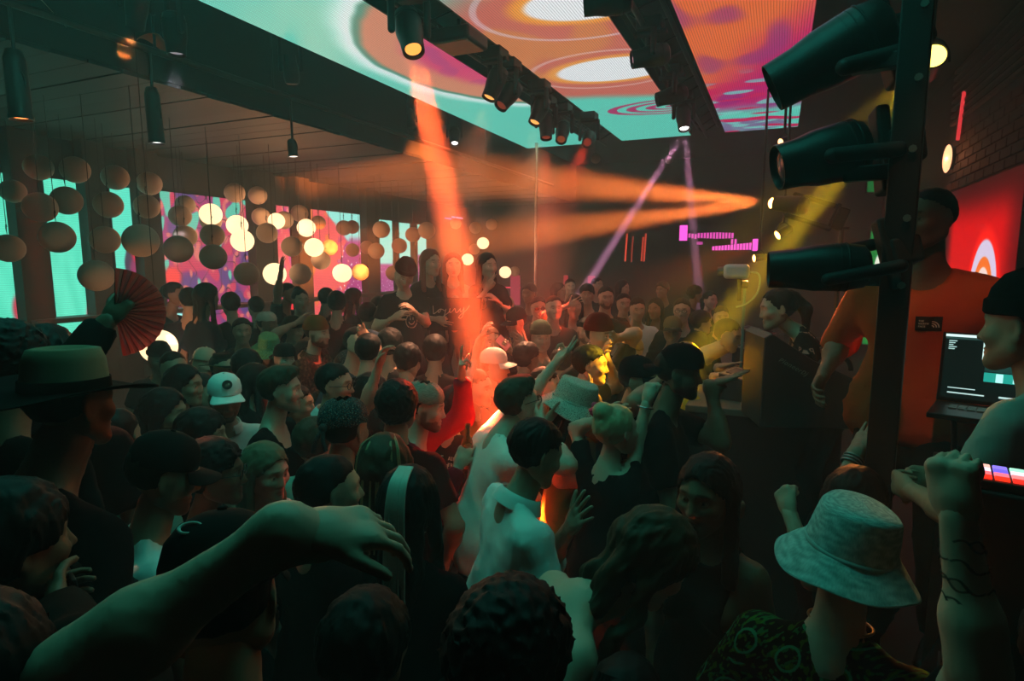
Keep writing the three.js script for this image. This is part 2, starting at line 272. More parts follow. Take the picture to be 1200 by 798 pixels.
function hatParts(kind) {
  if (hatCache[kind]) return hatCache[kind];
  let out;
  if (kind === 'cap') {
    const crown = latheEllipse([[0.0, 0.137], [0.03, 0.134], [0.06, 0.12], [0.08, 0.095], [0.088, 0.06], [0.088, 0.03], [0.084, 0.03], [0.082, 0.05]], 1.16); crown.translate(0, 0.008, -0.012);
    const pts = [], uvN = 14, brim = new THREE.PlaneGeometry(1, 1, uvN, 6), p = brim.attributes.position;
    for (let i = 0; i < p.count; i++) { const a = p.getX(i) * 1.9, t = p.getY(i) + 0.5, r = 0.086, R = 0.086 + 0.075 * Math.pow(Math.max(0, Math.cos(a * 1.5)), 0.6), q = lerp(r, R, t), X = Math.sin(a) * lerp(r, R * 0.98, t), Z = Math.cos(a) * q * 1.08; p.setXYZ(i, X, 0.04 - X * X * 2.4 * t - t * 0.012, Z - 0.008); }
    brim.computeVertexNormals(); const under = brim.clone(); under.translate(0, -0.004, 0); const ix = under.index.array; for (let i = 0; i < ix.length; i += 3) { const q = ix[i]; ix[i] = ix[i + 1]; ix[i + 1] = q; } under.computeVertexNormals();
    const button = new THREE.SphereGeometry(0.008, 10, 6); button.scale(1, 0.6, 1); button.translate(0, 0.146, -0.012);
    out = [['crown', crown], ['brim', mergeGeometries([brim, under])], ['button', button]];
  } else if (kind === 'bucket') {
    const crown = latheEllipse([[0, 0.142], [0.05, 0.141], [0.078, 0.136], [0.086, 0.125], [0.092, 0.085], [0.098, 0.035]], 1.13, 40, (a, r, y) => [0.004 * Math.sin(a * 2 + 1) * (y > 0.12 ? 1 : 0), 1 + 0.018 * Math.sin(a * 5 + y * 30)]); crown.translate(0, 0.004, -0.01);
    const brim = latheEllipse([[0.098, 0.038], [0.102, 0.036], [0.125, 0.015], [0.152, -0.016], [0.156, -0.019], [0.152, -0.021], [0.12, 0.012], [0.096, 0.03]], 1.08, 48, (a, r) => [0.009 * Math.sin(a * 2 + 0.6) * sstep(0.1, 0.15, r) + 0.004 * Math.sin(a * 5), 1]); brim.translate(0, 0.004, -0.01);
    const band = latheEllipse([[0.1, 0.036], [0.1025, 0.04], [0.1, 0.045], [0.097, 0.045]], 1.12, 40); band.translate(0, 0.002, -0.01);
    out = [['crown', crown], ['brim', brim], ['seam_band', band]];
  } else if (kind === 'beanie') {
    const body = latheEllipse([[0, 0.155], [0.03, 0.152], [0.06, 0.136], [0.082, 0.1], [0.09, 0.06], [0.088, 0.035]], 1.16, 48, (a, r, y) => [0, 1 + 0.012 * Math.sin(a * 40)]); body.translate(0, 0.004, -0.014);
    const cuff = latheEllipse([[0.088, 0.075], [0.094, 0.07], [0.095, 0.04], [0.09, 0.032], [0.086, 0.036]], 1.16, 64, (a, r, y) => [0, 1 + 0.012 * Math.sin(a * 40)]); cuff.translate(0, 0.004, -0.014);
    out = [['knit_body', body], ['cuff', cuff]];
  } else if (kind === 'brimhat') {
    const crown = latheEllipse([[0, 0.12], [0.03, 0.123], [0.055, 0.142], [0.072, 0.138], [0.082, 0.11], [0.088, 0.05], [0.09, 0.03]], 1.15, 40); crown.translate(0, 0.012, -0.012);
    const band = latheEllipse([[0.0905, 0.032], [0.0925, 0.034], [0.091, 0.06], [0.089, 0.062]], 1.15, 40); band.translate(0, 0.012, -0.012);
    const brim = latheEllipse([[0.088, 0.034], [0.12, 0.032], [0.17, 0.03], [0.2, 0.034], [0.202, 0.03], [0.17, 0.026], [0.088, 0.028]], 1.05, 56, (a, r) => [sstep(0.1, 0.2, r) * 0.022 * Math.cos(a * 2 + Math.PI), 1]); brim.translate(0, 0.012, -0.012);
    const edge = new THREE.TorusGeometry(0.2, 0.0022, 6, 72); edge.rotateX(Math.PI / 2); const ep = edge.attributes.position; for (let i = 0; i < ep.count; i++) { const x = ep.getX(i), z = ep.getZ(i), a = Math.atan2(x, z); ep.setXYZ(i, x * 1.008, ep.getY(i) + 0.044 + 0.022 * Math.cos(a * 2 + Math.PI), z * 1.058 - 0.012); }
    out = [['crown', crown], ['hat_band', band], ['brim', brim], ['brim_edge', edge]];
  } else if (kind === 'bandana') {
    const wrap = latheEllipse([[0.03, 0.126], [0.06, 0.112], [0.082, 0.085], [0.09, 0.055], [0.0885, 0.035], [0.085, 0.034]], 1.16, 48, (a, r, y) => [0.004 * Math.sin(a * 7), 1 + 0.01 * Math.sin(y * 260 + a * 2)]); wrap.translate(0, 0.006, -0.013);
    const knot = new THREE.SphereGeometry(0.017, 12, 8); knot.translate(0, 0.042, -0.125);
    const tail = tube([V(0, 0.04, -0.125), V(0.012, 0.0, -0.15), V(0.03, -0.05, -0.148)], 0.009, 10, 6), tail2 = tube([V(0, 0.04, -0.125), V(-0.012, 0.0, -0.14), V(-0.022, -0.04, -0.138)], 0.009, 10, 6);
    out = [['wrap', wrap], ['knot', knot], ['tail', tail], ['tail', tail2]];
  } else if (kind === 'band') {
    const wrap = latheEllipse([[0.088, 0.085], [0.0905, 0.08], [0.0915, 0.055], [0.089, 0.042], [0.086, 0.045]], 1.17, 48, (a, r, y) => [0.003 * Math.sin(a * 5), 1 + 0.008 * Math.sin(y * 300 + a)]); wrap.translate(0, 0.0, -0.013); out = [['wrap', wrap]];
  }
  return hatCache[kind] = out;
}
function glassesGeo(sun) {
  const parts = [], lens = [];
  for (const s of [-1, 1]) { const t = new THREE.TorusGeometry(0.021, 0.0022, 6, 20).toNonIndexed(); t.scale(1.15, 0.85, 1); t.translate(s * 0.033, 0.002, 0.1); parts.push(t); parts.push(rod(V(s * 0.057, 0.006, 0.1), V(s * 0.084, 0.006, 0.0), 0.0018, 5)); const l = new THREE.CircleGeometry(0.021, 18).toNonIndexed(); l.scale(1.15, 0.85, 1); l.translate(s * 0.033, 0.002, 0.1005); lens.push(l); }
  parts.push(rod(V(-0.011, 0.005, 0.102), V(0.011, 0.005, 0.102), 0.0018, 5));
  return [merge(parts), sun ? merge(lens) : null];
}

// ---------------------------------------------------------------- a whole person
const LODS = [{ body: 0.02, cloth: 0.017, head: 0.0048, hand: 0.0055, hair: 0.0065, legs: 0.05 }, { body: 0.025, cloth: 0.022, head: 0.0068, hand: 0.0075, hair: 0.009, legs: 0.06 }, { body: 0.034, cloth: 0.03, head: 0.0095, hand: 0.0095, hair: 0.012, legs: 0.07 }];
const SKINS = [C(0.56, 0.36, 0.26), C(0.48, 0.29, 0.2), C(0.36, 0.2, 0.13), C(0.2, 0.105, 0.065), C(0.1, 0.052, 0.034)];
const HAIRS = { black: C(0.005, 0.0045, 0.0042), dark: C(0.014, 0.01, 0.007), brown: C(0.06, 0.035, 0.02), blond: C(0.32, 0.22, 0.1), red: C(0.16, 0.04, 0.02), grey: C(0.2, 0.19, 0.18), ash: C(0.16, 0.12, 0.07) };
const skinMats = SKINS.map((c) => new THREE.MeshPhysicalMaterial({ color: c, vertexColors: true, roughness: 0.5, specularIntensity: 0.5 }));
const hairMats = Object.fromEntries(Object.entries(HAIRS).map(([k, c]) => [k, mat(c, 0.62)]));
const clothMats = {};
const cloth = (c, rough = 0.9) => { if (c.isMaterial) return c; const k = (c.isColor ? c.getHexString() : c) + rough; return clothMats[k] ?? (clothMats[k] = mat(c, rough)); };
const people = [], ADJ = [0.997, 1.017, 1.04, 1.006, 0.977, 0.995, 0.974, 1.009, 1.032, 1.005, 1.002, 0.999, 1.061, 0.983, 1.002, 0.99, 0.946, 0.952, 0.935, 0.99, 1, 1.006, 1, 1, 1, 1, 0.99, 1, 1, 0.974, 0.994, 0.984, 1.026, 1.019, 0.957, 0.961, 0.947, 0.974, 0.915, 0.855, 0.901, 0.895, 0.93, 0.889, 0.892, 0.99, 0.964, 1.049, 0.914, 1.023, 1.04, 0.949, 1.039, 0.93, 0.984, 0.995, 0.931, 0.954, 0.975, 0.89, 0.971, 0.948, 0.914, 0.998, 1.04, 0.992, 0.933, 0.974, 0.855, 0.958, 0.961, 0.956, 0.99, 0.937, 1.169, 1.042, 1.085, 0.97, 1.033, 0.953, 0.983, 0.976, 1.015, 1.046, 1.037, 1.02, 1.117, 0.976, 1.098, 1, 1.041, 1.092, 0.937, 1.034, 1.023, 0.983, 1.027, 1.176, 1.109, 0.967, 0.947, 0.921, 1.039, 1.133, 1.024, 0.974, 1.176, 1.176, 1.132, 0.949, 0.874, 1.034, 0.94, 0.982, 0.969, 1.07, 1, 1, 0.961];
const UPV = V(0, 1, 0);
function ik(sh, target, l1, l2, pole) {
  const d = target.clone().sub(sh), L = clamp(d.length(), Math.abs(l1 - l2) + 0.02, (l1 + l2) * 0.998); d.normalize();
  const wrist = sh.clone().addScaledVector(d, L), a = (l1 * l1 - l2 * l2 + L * L) / (2 * L), h = Math.sqrt(Math.max(0, l1 * l1 - a * a));
  const pl = pole.clone().addScaledVector(d, -pole.dot(d)).normalize(); return { elbow: sh.clone().addScaledVector(d, a).addScaledVector(pl, h), wrist };
}
let triCount = 0;
// x, y: pixel of the head's centre; px: how tall the head is there (chin to crown 0.235 m), which gives the distance; f: which way the body faces (0 to the viewer, 90 to the right)
function person(o) {
  o.px *= ADJ[people.length] ?? 1; const depth = FOCAL * 0.235 / o.px, hc = at(o.x, o.y, depth), floorY = o.fl ?? 0, lod = o.lod ?? (depth < 2.25 ? 0 : depth < 3.9 ? 1 : 2), Q = LODS[lod], woman = o.sex === 'f';
  const lean = (o.lean ?? 4) * Math.PI / 180, roll = (o.roll ?? 0) * Math.PI / 180;
  const tq = new THREE.Quaternion().setFromEuler(new THREE.Euler(lean, (o.twist ?? 0) * Math.PI / 180, roll));
  const headLocal = V(0, 0.7, 0.03 + Math.max(0, lean) * 0.04).applyQuaternion(tq).add(V(0, 0.93, 0));
  let s = (hc.y - floorY) / headLocal.y, crouch = 0;
  if (s < 0.84) { crouch = 1; s = 0.84; }
  const drop = crouch ? (headLocal.y * s - (hc.y - floorY)) / s : 0;           // knees bent by this much
  const yaw = o.f === undefined ? Math.atan2(0.25 - hc.x, -4.9 - hc.z) + rr(-0.25, 0.25) : Math.atan2(camera.position.x - hc.x, camera.position.z - hc.z) + o.f * Math.PI / 180;   // most look at the booth
  const g = thing('person', o.label, 'person', o.group); g.rotation.y = yaw;
  const rot = new THREE.Quaternion().setFromAxisAngle(UPV, yaw), inv = rot.clone().invert();
  const base = hc.clone().sub(headLocal.clone().multiplyScalar(s).applyQuaternion(rot)); base.y = floorY; g.position.copy(base);
  const toLocal = (w) => w.clone().sub(base).applyQuaternion(inv).multiplyScalar(1 / s);
  // everything below is in units of a 1.75 m figure and scaled by s at the end
  const pel = V(0, 0.93 - drop, 0), T = (x, y, z) => V(x, y, z).applyQuaternion(tq).add(pel), tinv = tq.clone().invert();
  const sw = woman ? 0.152 : 0.178 * (o.wide ?? 1), fat = (o.fat ?? 1) * (woman ? 0.88 : 1);
  const limbs = [], arms = [];
  for (const [side, sx] of [['R', -1], ['L', 1]]) {
    const sh = T(sx * sw, 0.438, -0.005), spec = o[side];
    let target, pole = V(sx * 0.7, -0.8, -0.5), pose = 'relaxed', palm;
    if (Array.isArray(spec)) { target = toLocal(at(spec[0], spec[1], depth + (spec[2] ?? 0))); pose = spec[3] ?? 'relaxed'; if (spec[4]) pole = V(...spec[4]); if (spec[5]) palm = V(...spec[5]); }
    else {
      const k = spec ?? ['down', 'down', 'down', 'chest'][Math.floor(rnd() * 4)];
      const j = () => rr(-0.03, 0.03);
      target = { down: T(sx * (sw + 0.055), -0.06 + j(), 0.05 + j()), front: T(sx * 0.1, 0.18 + j(), 0.3), chest: T(sx * 0.06, 0.36 + j(), 0.26), up: T(sx * (sw + 0.12), 0.98, 0.12), cross: T(-sx * 0.08, 0.2, 0.2), hip: T(sx * (sw + 0.02), 0.05, 0.02), head: T(sx * 0.12, 0.72, 0.06) }[k];
      pose = { front: 'grip', chest: 'grip', up: 'open' }[k] ?? 'relaxed'; if (k === 'head' || k === 'up') pole = V(sx, -0.2, 0.1);
    }
    const al = woman ? 0.93 : 1, { elbow, wrist } = ik(sh, target, 0.29 * al, 0.262 * al, pole);
    const fd = wrist.clone().sub(elbow).normalize();
    if (!palm) palm = wrist.y > sh.y ? V(0, 0, 1) : V(-sx, 0, 0.25);
    arms.push({ sx, sh, elbow, wrist, fd, palm, pose, bend: Array.isArray(spec) && spec[6] ? V(...spec[6]).normalize() : undefined });
  }
  const th = woman ? 1.06 : 1, legs = [];
  for (const sx of [-1, 1]) { const hip = pel.clone().add(V(sx * 0.085, -0.03, 0)), ank = V(sx * 0.12, 0.085, -0.02), kn = ik(hip, ank, 0.44, 0.43, V(sx * 0.15, 0, 1)).elbow; legs.push([hip, kn, ank, V(sx * 0.135, 0.035, 0.14)]); }
  const thick = o.arm ?? (woman ? 0.8 : 1), neckA = T(0, 0.46, -0.02), neckB = headLocal.clone().sub(V(0, drop, 0)).add(V(0, -0.075, -0.02));
  const P = { x: 0, y: 0, z: 0 }, tv = new THREE.Vector3();
  const torso = (x, y, z, t, loose) => {
    tv.set(x - pel.x, y - pel.y, z - pel.z).applyQuaternion(tinv); const X = tv.x, Y = tv.y, Z = tv.z * 1.42, ax = Math.abs(X);
    let d = cap(ax, Y, Z, V3a(0.0, 0.0, 0), V3b(0.065 * th, -0.02, 0), 0.12 * fat + t + loose * 1.9, 0.11 * fat + t + loose * 1.9);
    d = smin(d, cap(ax, Y, Z, V3a(0, 0.15, 0), V3b(0.035, 0.15, 0), 0.118 * fat + t + loose, 0.105 * fat + t + loose), 0.12);
    d = smin(d, cap(ax, Y, Z, V3a(0, 0.33, 0.01), V3b(sw - 0.1, 0.36, 0.0), 0.135 * (woman ? 0.9 : 1) + t + loose * 0.5, 0.105 + t + loose * 0.4), 0.1);
    d = smin(d, cap(ax, Y, Z, V3a(0, 0.45, -0.02), V3b(sw - 0.03, 0.435, -0.01), 0.07 + t, 0.046 + t), 0.06); d = smin(d, cap(ax, Y, Z, V3a(0.02, 0.51, -0.03), V3b(sw - 0.05, 0.455, -0.02), 0.034 + t, 0.03 + t), 0.04);
    if (woman) d = smin(d, cap(ax, Y, tv.z, V3a(0.07, 0.325, 0.075), V3b(0.075, 0.32, 0.085), 0.06 + t, 0.055 + t), 0.04);
    return d * 0.78;
  };
  const skinF = (x, y, z) => {
    let d = torso(x, y, z, 0, 0); d = smin(d, cap(x, y, z, neckA, neckB, woman ? 0.05 : 0.06, woman ? 0.047 : 0.056), 0.04);
    for (const a of arms) { d = smin(d, cap(x, y, z, a.sh, a.elbow, 0.054 * thick, 0.041 * thick), 0.045); const q = cap(x, y, z, a.elbow, a.wrist, 0.043 * thick, 0.0285); d = smin(d, q, 0.018); d = smin(d, cap(x, y, z, a.elbow, a.elbow2, 0.036 * thick, 0.046 * thick), 0.03); if (a.bend) d = smin(d, cap(x, y, z, a.wrist, a.bend2, 0.0275, 0.026), 0.04); }
    for (const l of legs) { let q = cap(x, y, z, l[0], l[1], 0.088 * th, 0.058); q = smin(q, cap(x, y, z, l[1], l[2], 0.058, 0.036), 0.03); q = smin(q, cap(x, y, z, l[2], l[3], 0.038, 0.03), 0.03); d = smin(d, q, 0.05); }
    return d;
  };
  for (const a of arms) { a.elbow2 = a.elbow.clone().lerp(a.wrist, 0.3); if (a.bend) a.bend2 = a.wrist.clone().addScaledVector(a.bend, 0.05); }
  const pts = [pel, neckB, ...arms.flatMap((a) => [a.sh, a.elbow, a.wrist]), ...legs.flat()], bb = (list, m) => [[0, 1, 2].map((k) => Math.min(...list.map((q) => q.getComponent(k))) - m), [0, 1, 2].map((k) => Math.max(...list.map((q) => q.getComponent(k))) + m)];
  const extent = bb([...pts, T(0.2, 0, 0.2), T(-0.2, 0, -0.2), T(0.2, 0.4, 0.2), T(-0.2, 0.4, -0.2)], 0.09);
  // skin: finer above the hips (what shows), the legs under the trousers coarser
  const hipY = pel.y - 0.05;
  const skin = meshField(skinF, [extent[0][0], Math.min(hipY, ...arms.map((a) => a.wrist.y - 0.06)), extent[0][2]], extent[1], o.cell ?? Q.body), low = meshField((x, y, z) => Math.max(skinF(x, y, z), y - hipY - 0.06), [-0.3, -0.02, -0.25], [0.3, hipY + 0.1, 0.55], Q.legs);
  const pieces = [];
  for (const q of [skin, low]) { q.setAttribute('color', new THREE.BufferAttribute(new Float32Array(q.attributes.position.count * 3).fill(1), 3)); pieces.push(q); }
  // head
  const kind = o.head ?? (woman ? 'woman' : ['man', 'broad', 'slim'][Math.floor(rnd() * 3)]), hs = (o.hs ?? 1) / s;
  const hq = new THREE.Quaternion().setFromEuler(new THREE.Euler((o.hp ?? 0) * Math.PI / 180 + lean * 0.25, (o.hy ?? 0) * Math.PI / 180, (o.hr ?? 0) * Math.PI / 180, 'YXZ'));
  const hm = new THREE.Matrix4().compose(headLocal.clone().sub(V(0, drop, 0)), hq, V(hs, hs, hs));
  pieces.push(headGeo(kind, o.near ? 0.003 : Q.head, o.beard ?? 0).clone().applyMatrix4(hm));
  for (const a of arms) {
    const yv = a.bend ? a.bend.clone().addScaledVector(a.fd, 0.45).normalize() : a.fd, zv = a.palm.clone().addScaledVector(yv, -a.palm.dot(yv)).normalize(), xv = yv.clone().cross(zv);
    let hg = handGeo(a.pose, Q.hand).clone(); const k = (woman ? 0.86 : 0.95) / s * (o.hs ?? 1);
    // the geometry's thumb points to +x, which is the left hand's side when the palm faces the viewer and the fingers point up; mirror for the right
    if (a.sx < 0) { hg.scale(-1, 1, 1); const ix = hg.index.array; for (let i = 0; i < ix.length; i += 3) { const t = ix[i]; ix[i] = ix[i + 1]; ix[i + 1] = t; } hg.computeVertexNormals(); }
    hg.scale(k, k, k); hg.applyMatrix4(new THREE.Matrix4().makeBasis(xv, yv, zv).setPosition(a.bend ? a.wrist.clone().addScaledVector(yv, 0.022) : a.wrist)); pieces.push(hg); a.hand = a.wrist.clone().addScaledVector(yv, 0.085).addScaledVector(zv, 0.03); a.yv = yv; a.zv = zv;
  }
  for (const q of pieces) for (const n of Object.keys(q.attributes)) if (!['position', 'normal', 'color'].includes(n)) q.deleteAttribute(n);
  const bodyGeo = mergeGeometries(pieces); bodyGeo.scale(s, s, s);
  const put = (name, geo, m, parent = g) => { triCount += (geo.index ? geo.index.count : geo.attributes.position.count) / 3; return add(name, geo, m, parent); };
  put('body', bodyGeo, skinMats[o.skin ?? 1]);
  // clothing
  const top = o.top ?? { c: '#0d0d0e' }, sl = top.sl ?? 's', loose = top.loose ?? 0.016, wr = top.wr ?? 0.005;
  const nb = T(0, 0.53, 0.03), nr = top.neck ?? 0.074, sfrac = { s: 0.62, l: 1, e: 1, n: 0 }[sl], hem = top.hem ?? -0.13, sd = rnd() * 50;
  const sleeves = arms.map((a) => ({ a, end: sl === 's' ? a.sh.clone().lerp(a.elbow, 0.68) : a.elbow.clone().lerp(a.wrist, sl === 'e' ? 0.12 : 0.94), dir: (sl === 's' ? a.elbow.clone().sub(a.sh) : a.fd.clone()).normalize() }));
  const shirtF = (x, y, z) => {
    tv.set(x - pel.x, y - pel.y, z - pel.z).applyQuaternion(tinv); const Y = tv.y, X = tv.x;
    const fold = wr * (noise3(x * 7 + sd, y * 5, z * 7) + 0.6 * Math.sin((Y + noise3(x * 4, y * 4, z * 4 + sd) * 0.12) * 60 + X * 26) * sstep(0.36, 0.05, Y) + 0.5 * noise3(x * 18, y * 15 + sd, z * 18));
    let d = torso(x, y, z, 0.013, loose);
    d = Math.max(d, hem - Y); if (sl === 'n') d = Math.max(d, Math.abs(X) - (sw - 0.055) - Math.max(0, 0.3 - Y) * 0.6);
    else for (const q of sleeves) {
      const ed = (x - q.end.x) * q.dir.x + (y - q.end.y) * q.dir.y + (z - q.end.z) * q.dir.z;
      let e = cap(x, y, z, q.a.sh, q.a.elbow, 0.057 * thick + loose * 0.45, 0.055 * thick + loose * 0.5); if (sl === 's') e = Math.max(e, ed); else e = smin(e, Math.max(cap(x, y, z, q.a.elbow, q.a.wrist, 0.055 * thick + loose * 0.4, 0.04 + loose * 0.3), ed), 0.03);
      
      d = smin(d, e, 0.035);
    }
    d += fold;
    const nd = Math.hypot(x - nb.x, (y - nb.y) * (top.vneck ? 0.6 : 1), z - nb.z); d = Math.max(d, nr - nd);
    if (top.strapless) d = Math.max(d, Y - 0.4);
    if (top.hood) d = smin(d, Math.hypot(X * 0.55, Y - 0.5, (tv.z + 0.085) * 1.2) - 0.062, 0.03);
    return d;
  };
  const shPts = [T(-0.22, hem, -0.2), T(0.22, hem, 0.2), T(0.2, 0.55, 0.15), T(-0.2, 0.55, -0.2), ...arms.flatMap((a) => sl === 'n' ? [] : [a.sh, a.elbow, ...(sl === 's' ? [] : [a.wrist])])], sb = bb(shPts, 0.11);
  if (!top.none) {
    const sg = meshField(shirtF, sb[0], sb[1], Q.cloth); 
    if (top.m?.map || top.uv) { const p = sg.attributes.position, uv = new Float32Array(p.count * 2); for (let i = 0; i < p.count; i++) { const a = Math.atan2(p.getX(i), p.getZ(i)); uv[i * 2] = p.getX(i) + p.getZ(i) * 0.8; uv[i * 2 + 1] = p.getY(i); } sg.setAttribute('uv', new THREE.BufferAttribute(uv, 2)); }
    sg.scale(s, s, s); const sm = put(top.name ?? 'shirt', sg, top.m ?? cloth(top.c ?? '#0d0d0e')); if (top.label) sm.userData.label = top.label;
    if (top.collar) {
      const cg = new THREE.LatheGeometry([[0.068, -0.012], [0.073, 0.018], [0.077, 0.03], [0.085, 0.012], [0.098, -0.022], [0.094, -0.024]].map(([x, y]) => new THREE.Vector2(x, y)), 30, 0.42, Math.PI * 2 - 0.84); cg.rotateX(0.25); cg.applyMatrix4(new THREE.Matrix4().compose(neckA.clone().lerp(neckB, 0.38), tq, V(1.05, 1, 1))); cg.scale(s, s, s); put('collar', cg, top.m ?? cloth(top.c));
    }
  }
  const tf = (x, y, z) => { let d = torso(x, y, z, 0.014, 0.004); d = Math.max(d, y - pel.y - 0.05); for (const l of legs) { let q = cap(x, y, z, l[0], l[1], 0.102 * th, 0.074); q = smin(q, cap(x, y, z, l[1], l[2], 0.075, 0.06), 0.03); d = smin(d, q, 0.04); } return Math.max(d, 0.07 - y); };
  const tg = meshField(tf, [-0.36, 0.02, -0.3], [0.36, pel.y + 0.1, 0.6], lod === 0 ? 0.03 : 0.045); tg.scale(s, s, s); put(woman && o.skirt ? 'skirt' : 'trousers', tg, cloth(o.legs ?? ['#0b0b0d', '#12141a', '#1a1713', '#0e1016'][Math.floor(rnd() * 4)]));
  for (const l of legs) { const shoe = new THREE.CapsuleGeometry(0.045, 0.17, 3, 8); shoe.rotateX(Math.PI / 2); shoe.scale(1, 0.85, 1); shoe.translate((l[2].x + l[3].x) / 2, 0.04, (l[2].z + l[3].z) / 2 + 0.01); shoe.scale(s, s, s); put('shoe', shoe, cloth('#101010', 0.5)); }
  // hair and headwear share their geometry between people
  const H = new THREE.Matrix4().makeScale(s, s, s).multiply(hm);
  const worn = (name, geo, m, parent, k = 1) => { const q = put(name, geo, m, parent ?? g); if (!parent) { H.decompose(q.position, q.quaternion, q.scale); q.scale.multiplyScalar(k); } return q; };
  const style = o.hair ?? 'short', hc2 = o.hairc ?? 'dark';
  if (style !== 'bald') worn('hair', hairGeo(o.hat && ['short', 'curly', 'quiff', 'mop'].includes(style) ? 'fade' : style, Q.hair), typeof hc2 === 'string' ? hairMats[hc2] : hc2);
  if (o.hat) {
    const parts = hatParts(o.hat.k), m = o.hat.m ?? cloth(o.hat.c ?? '#0d0d0d', 0.85), names = { cap: 'cap', bucket: 'bucket_hat', beanie: 'beanie', brimhat: 'wide_brim_hat', bandana: 'bandana', band: 'headband' };
    const root = worn(names[o.hat.k], parts[0][1], m, undefined, o.hat.s ?? 1); if (o.hat.turn) root.quaternion.multiply(new THREE.Quaternion().setFromAxisAngle(UPV, o.hat.turn * Math.PI / 180)); if (o.hat.tilt) root.quaternion.multiply(new THREE.Quaternion().setFromAxisAngle(V(1, 0, 0), o.hat.tilt * Math.PI / 180)); if (o.hat.label) root.userData.label = o.hat.label;
    for (const [n, pg] of parts.slice(1)) { const mm = (n === 'hat_band' || n === 'brim_edge') ? cloth(o.hat.band ?? '#050505') : n === 'brim' && o.hat.brim ? cloth(o.hat.brim) : m; put(n, pg, mm, root); }
    g.userData.hatMesh = root;
  }
  if (o.glasses) { const [fr, ln] = glassesGeo(o.glasses === 'sun'); const q = worn('glasses', fr, cloth('#060606', 0.3)); if (ln) put('lens', ln, cloth('#020202', 0.1), q); }
  const api = { g, s, base, rot, arms, tq, pel, T, H, shirtF, headLocal, depth, put,
    world: (v) => v.clone().multiplyScalar(s).applyQuaternion(rot).add(base), hand: (side) => { const a = arms[side === 'R' ? 0 : 1]; return { p: api.world(a.hand), up: a.yv.clone().applyQuaternion(rot), palm: a.zv.clone().applyQuaternion(rot), wrist: api.world(a.wrist) }; },
    // a print that follows the cloth: marches from outside on to the shirt
    print(name, u0, u1, v0, v1, back, tex, label, extra = {}) {
      const nu = 14, nv = 12, pg = new THREE.PlaneGeometry(1, 1, nu, nv), p = pg.attributes.position, dir = back ? 1 : -1;
      for (let i = 0; i < p.count; i++) {
        const u = lerp(u0, u1, p.getX(i) + 0.5), v = lerp(v0, v1, p.getY(i) + 0.5); let w = back ? -0.4 : 0.4, q;
        for (let k = 0; k < 40; k++) { q = T(back ? -u : u, v, w); const d = shirtF(q.x, q.y, q.z); if (d < 0.004) break; w += dir * Math.max(d * 0.7, 0.001); if (Math.abs(w) < 0.02) break; }
        q = T(back ? -u : u, v, w); p.setXYZ(i, q.x * s, q.y * s, q.z * s);
      }
      pg.computeVertexNormals(); const m = put(name, pg, new THREE.MeshStandardMaterial({ map: tex, transparent: true, roughness: 0.85, ...extra })); if (label) m.userData.label = label; return m;
    } };
  people.push(api); return api;
}
function canvasTex(w, h, draw) { const c = document.createElement('canvas'); c.width = w; c.height = h; const k = c.getContext('2d'); draw(k, w, h); const t = new THREE.CanvasTexture(c); t.colorSpace = THREE.SRGBColorSpace; return t; }
// ---------------------------------------------------------------- left side: soffit, wall screens, lanterns
const soffit = struct('trim_1', box(3.3, 0.9, 20.2, -6.45, 4.25, -5.6), black);
{ const board = new THREE.BoxGeometry(3.28, 0.03, 0.25); const bm = [gloss, mat(C(0.009, 0.009, 0.009), 0.6)];
  for (let k = 0; k < 70; k++) { const b = add('ceiling_board', board, bm[k % 2], soffit); b.position.set(-6.45, 3.79 - (k % 3) * 0.003, -14.9 + k * 0.26); b.rotation.x = (rnd() - 0.5) * 0.05; } }
const rail = tag(add('lighting_pipe', rod(V(-4.7, 3.98, -13), V(-4.7, 3.98, 1), 0.028), steel), 'long dark steel pipe carrying stage lamps beside lantern ceiling', 'pipe');
for (let k = 0; k < 6; k++) { add('hanger', rod(V(-4.7, 3.98, -12 + k * 2.4), V(-4.7, 4.7, -12 + k * 2.4), 0.01, 6), steel, rail); }
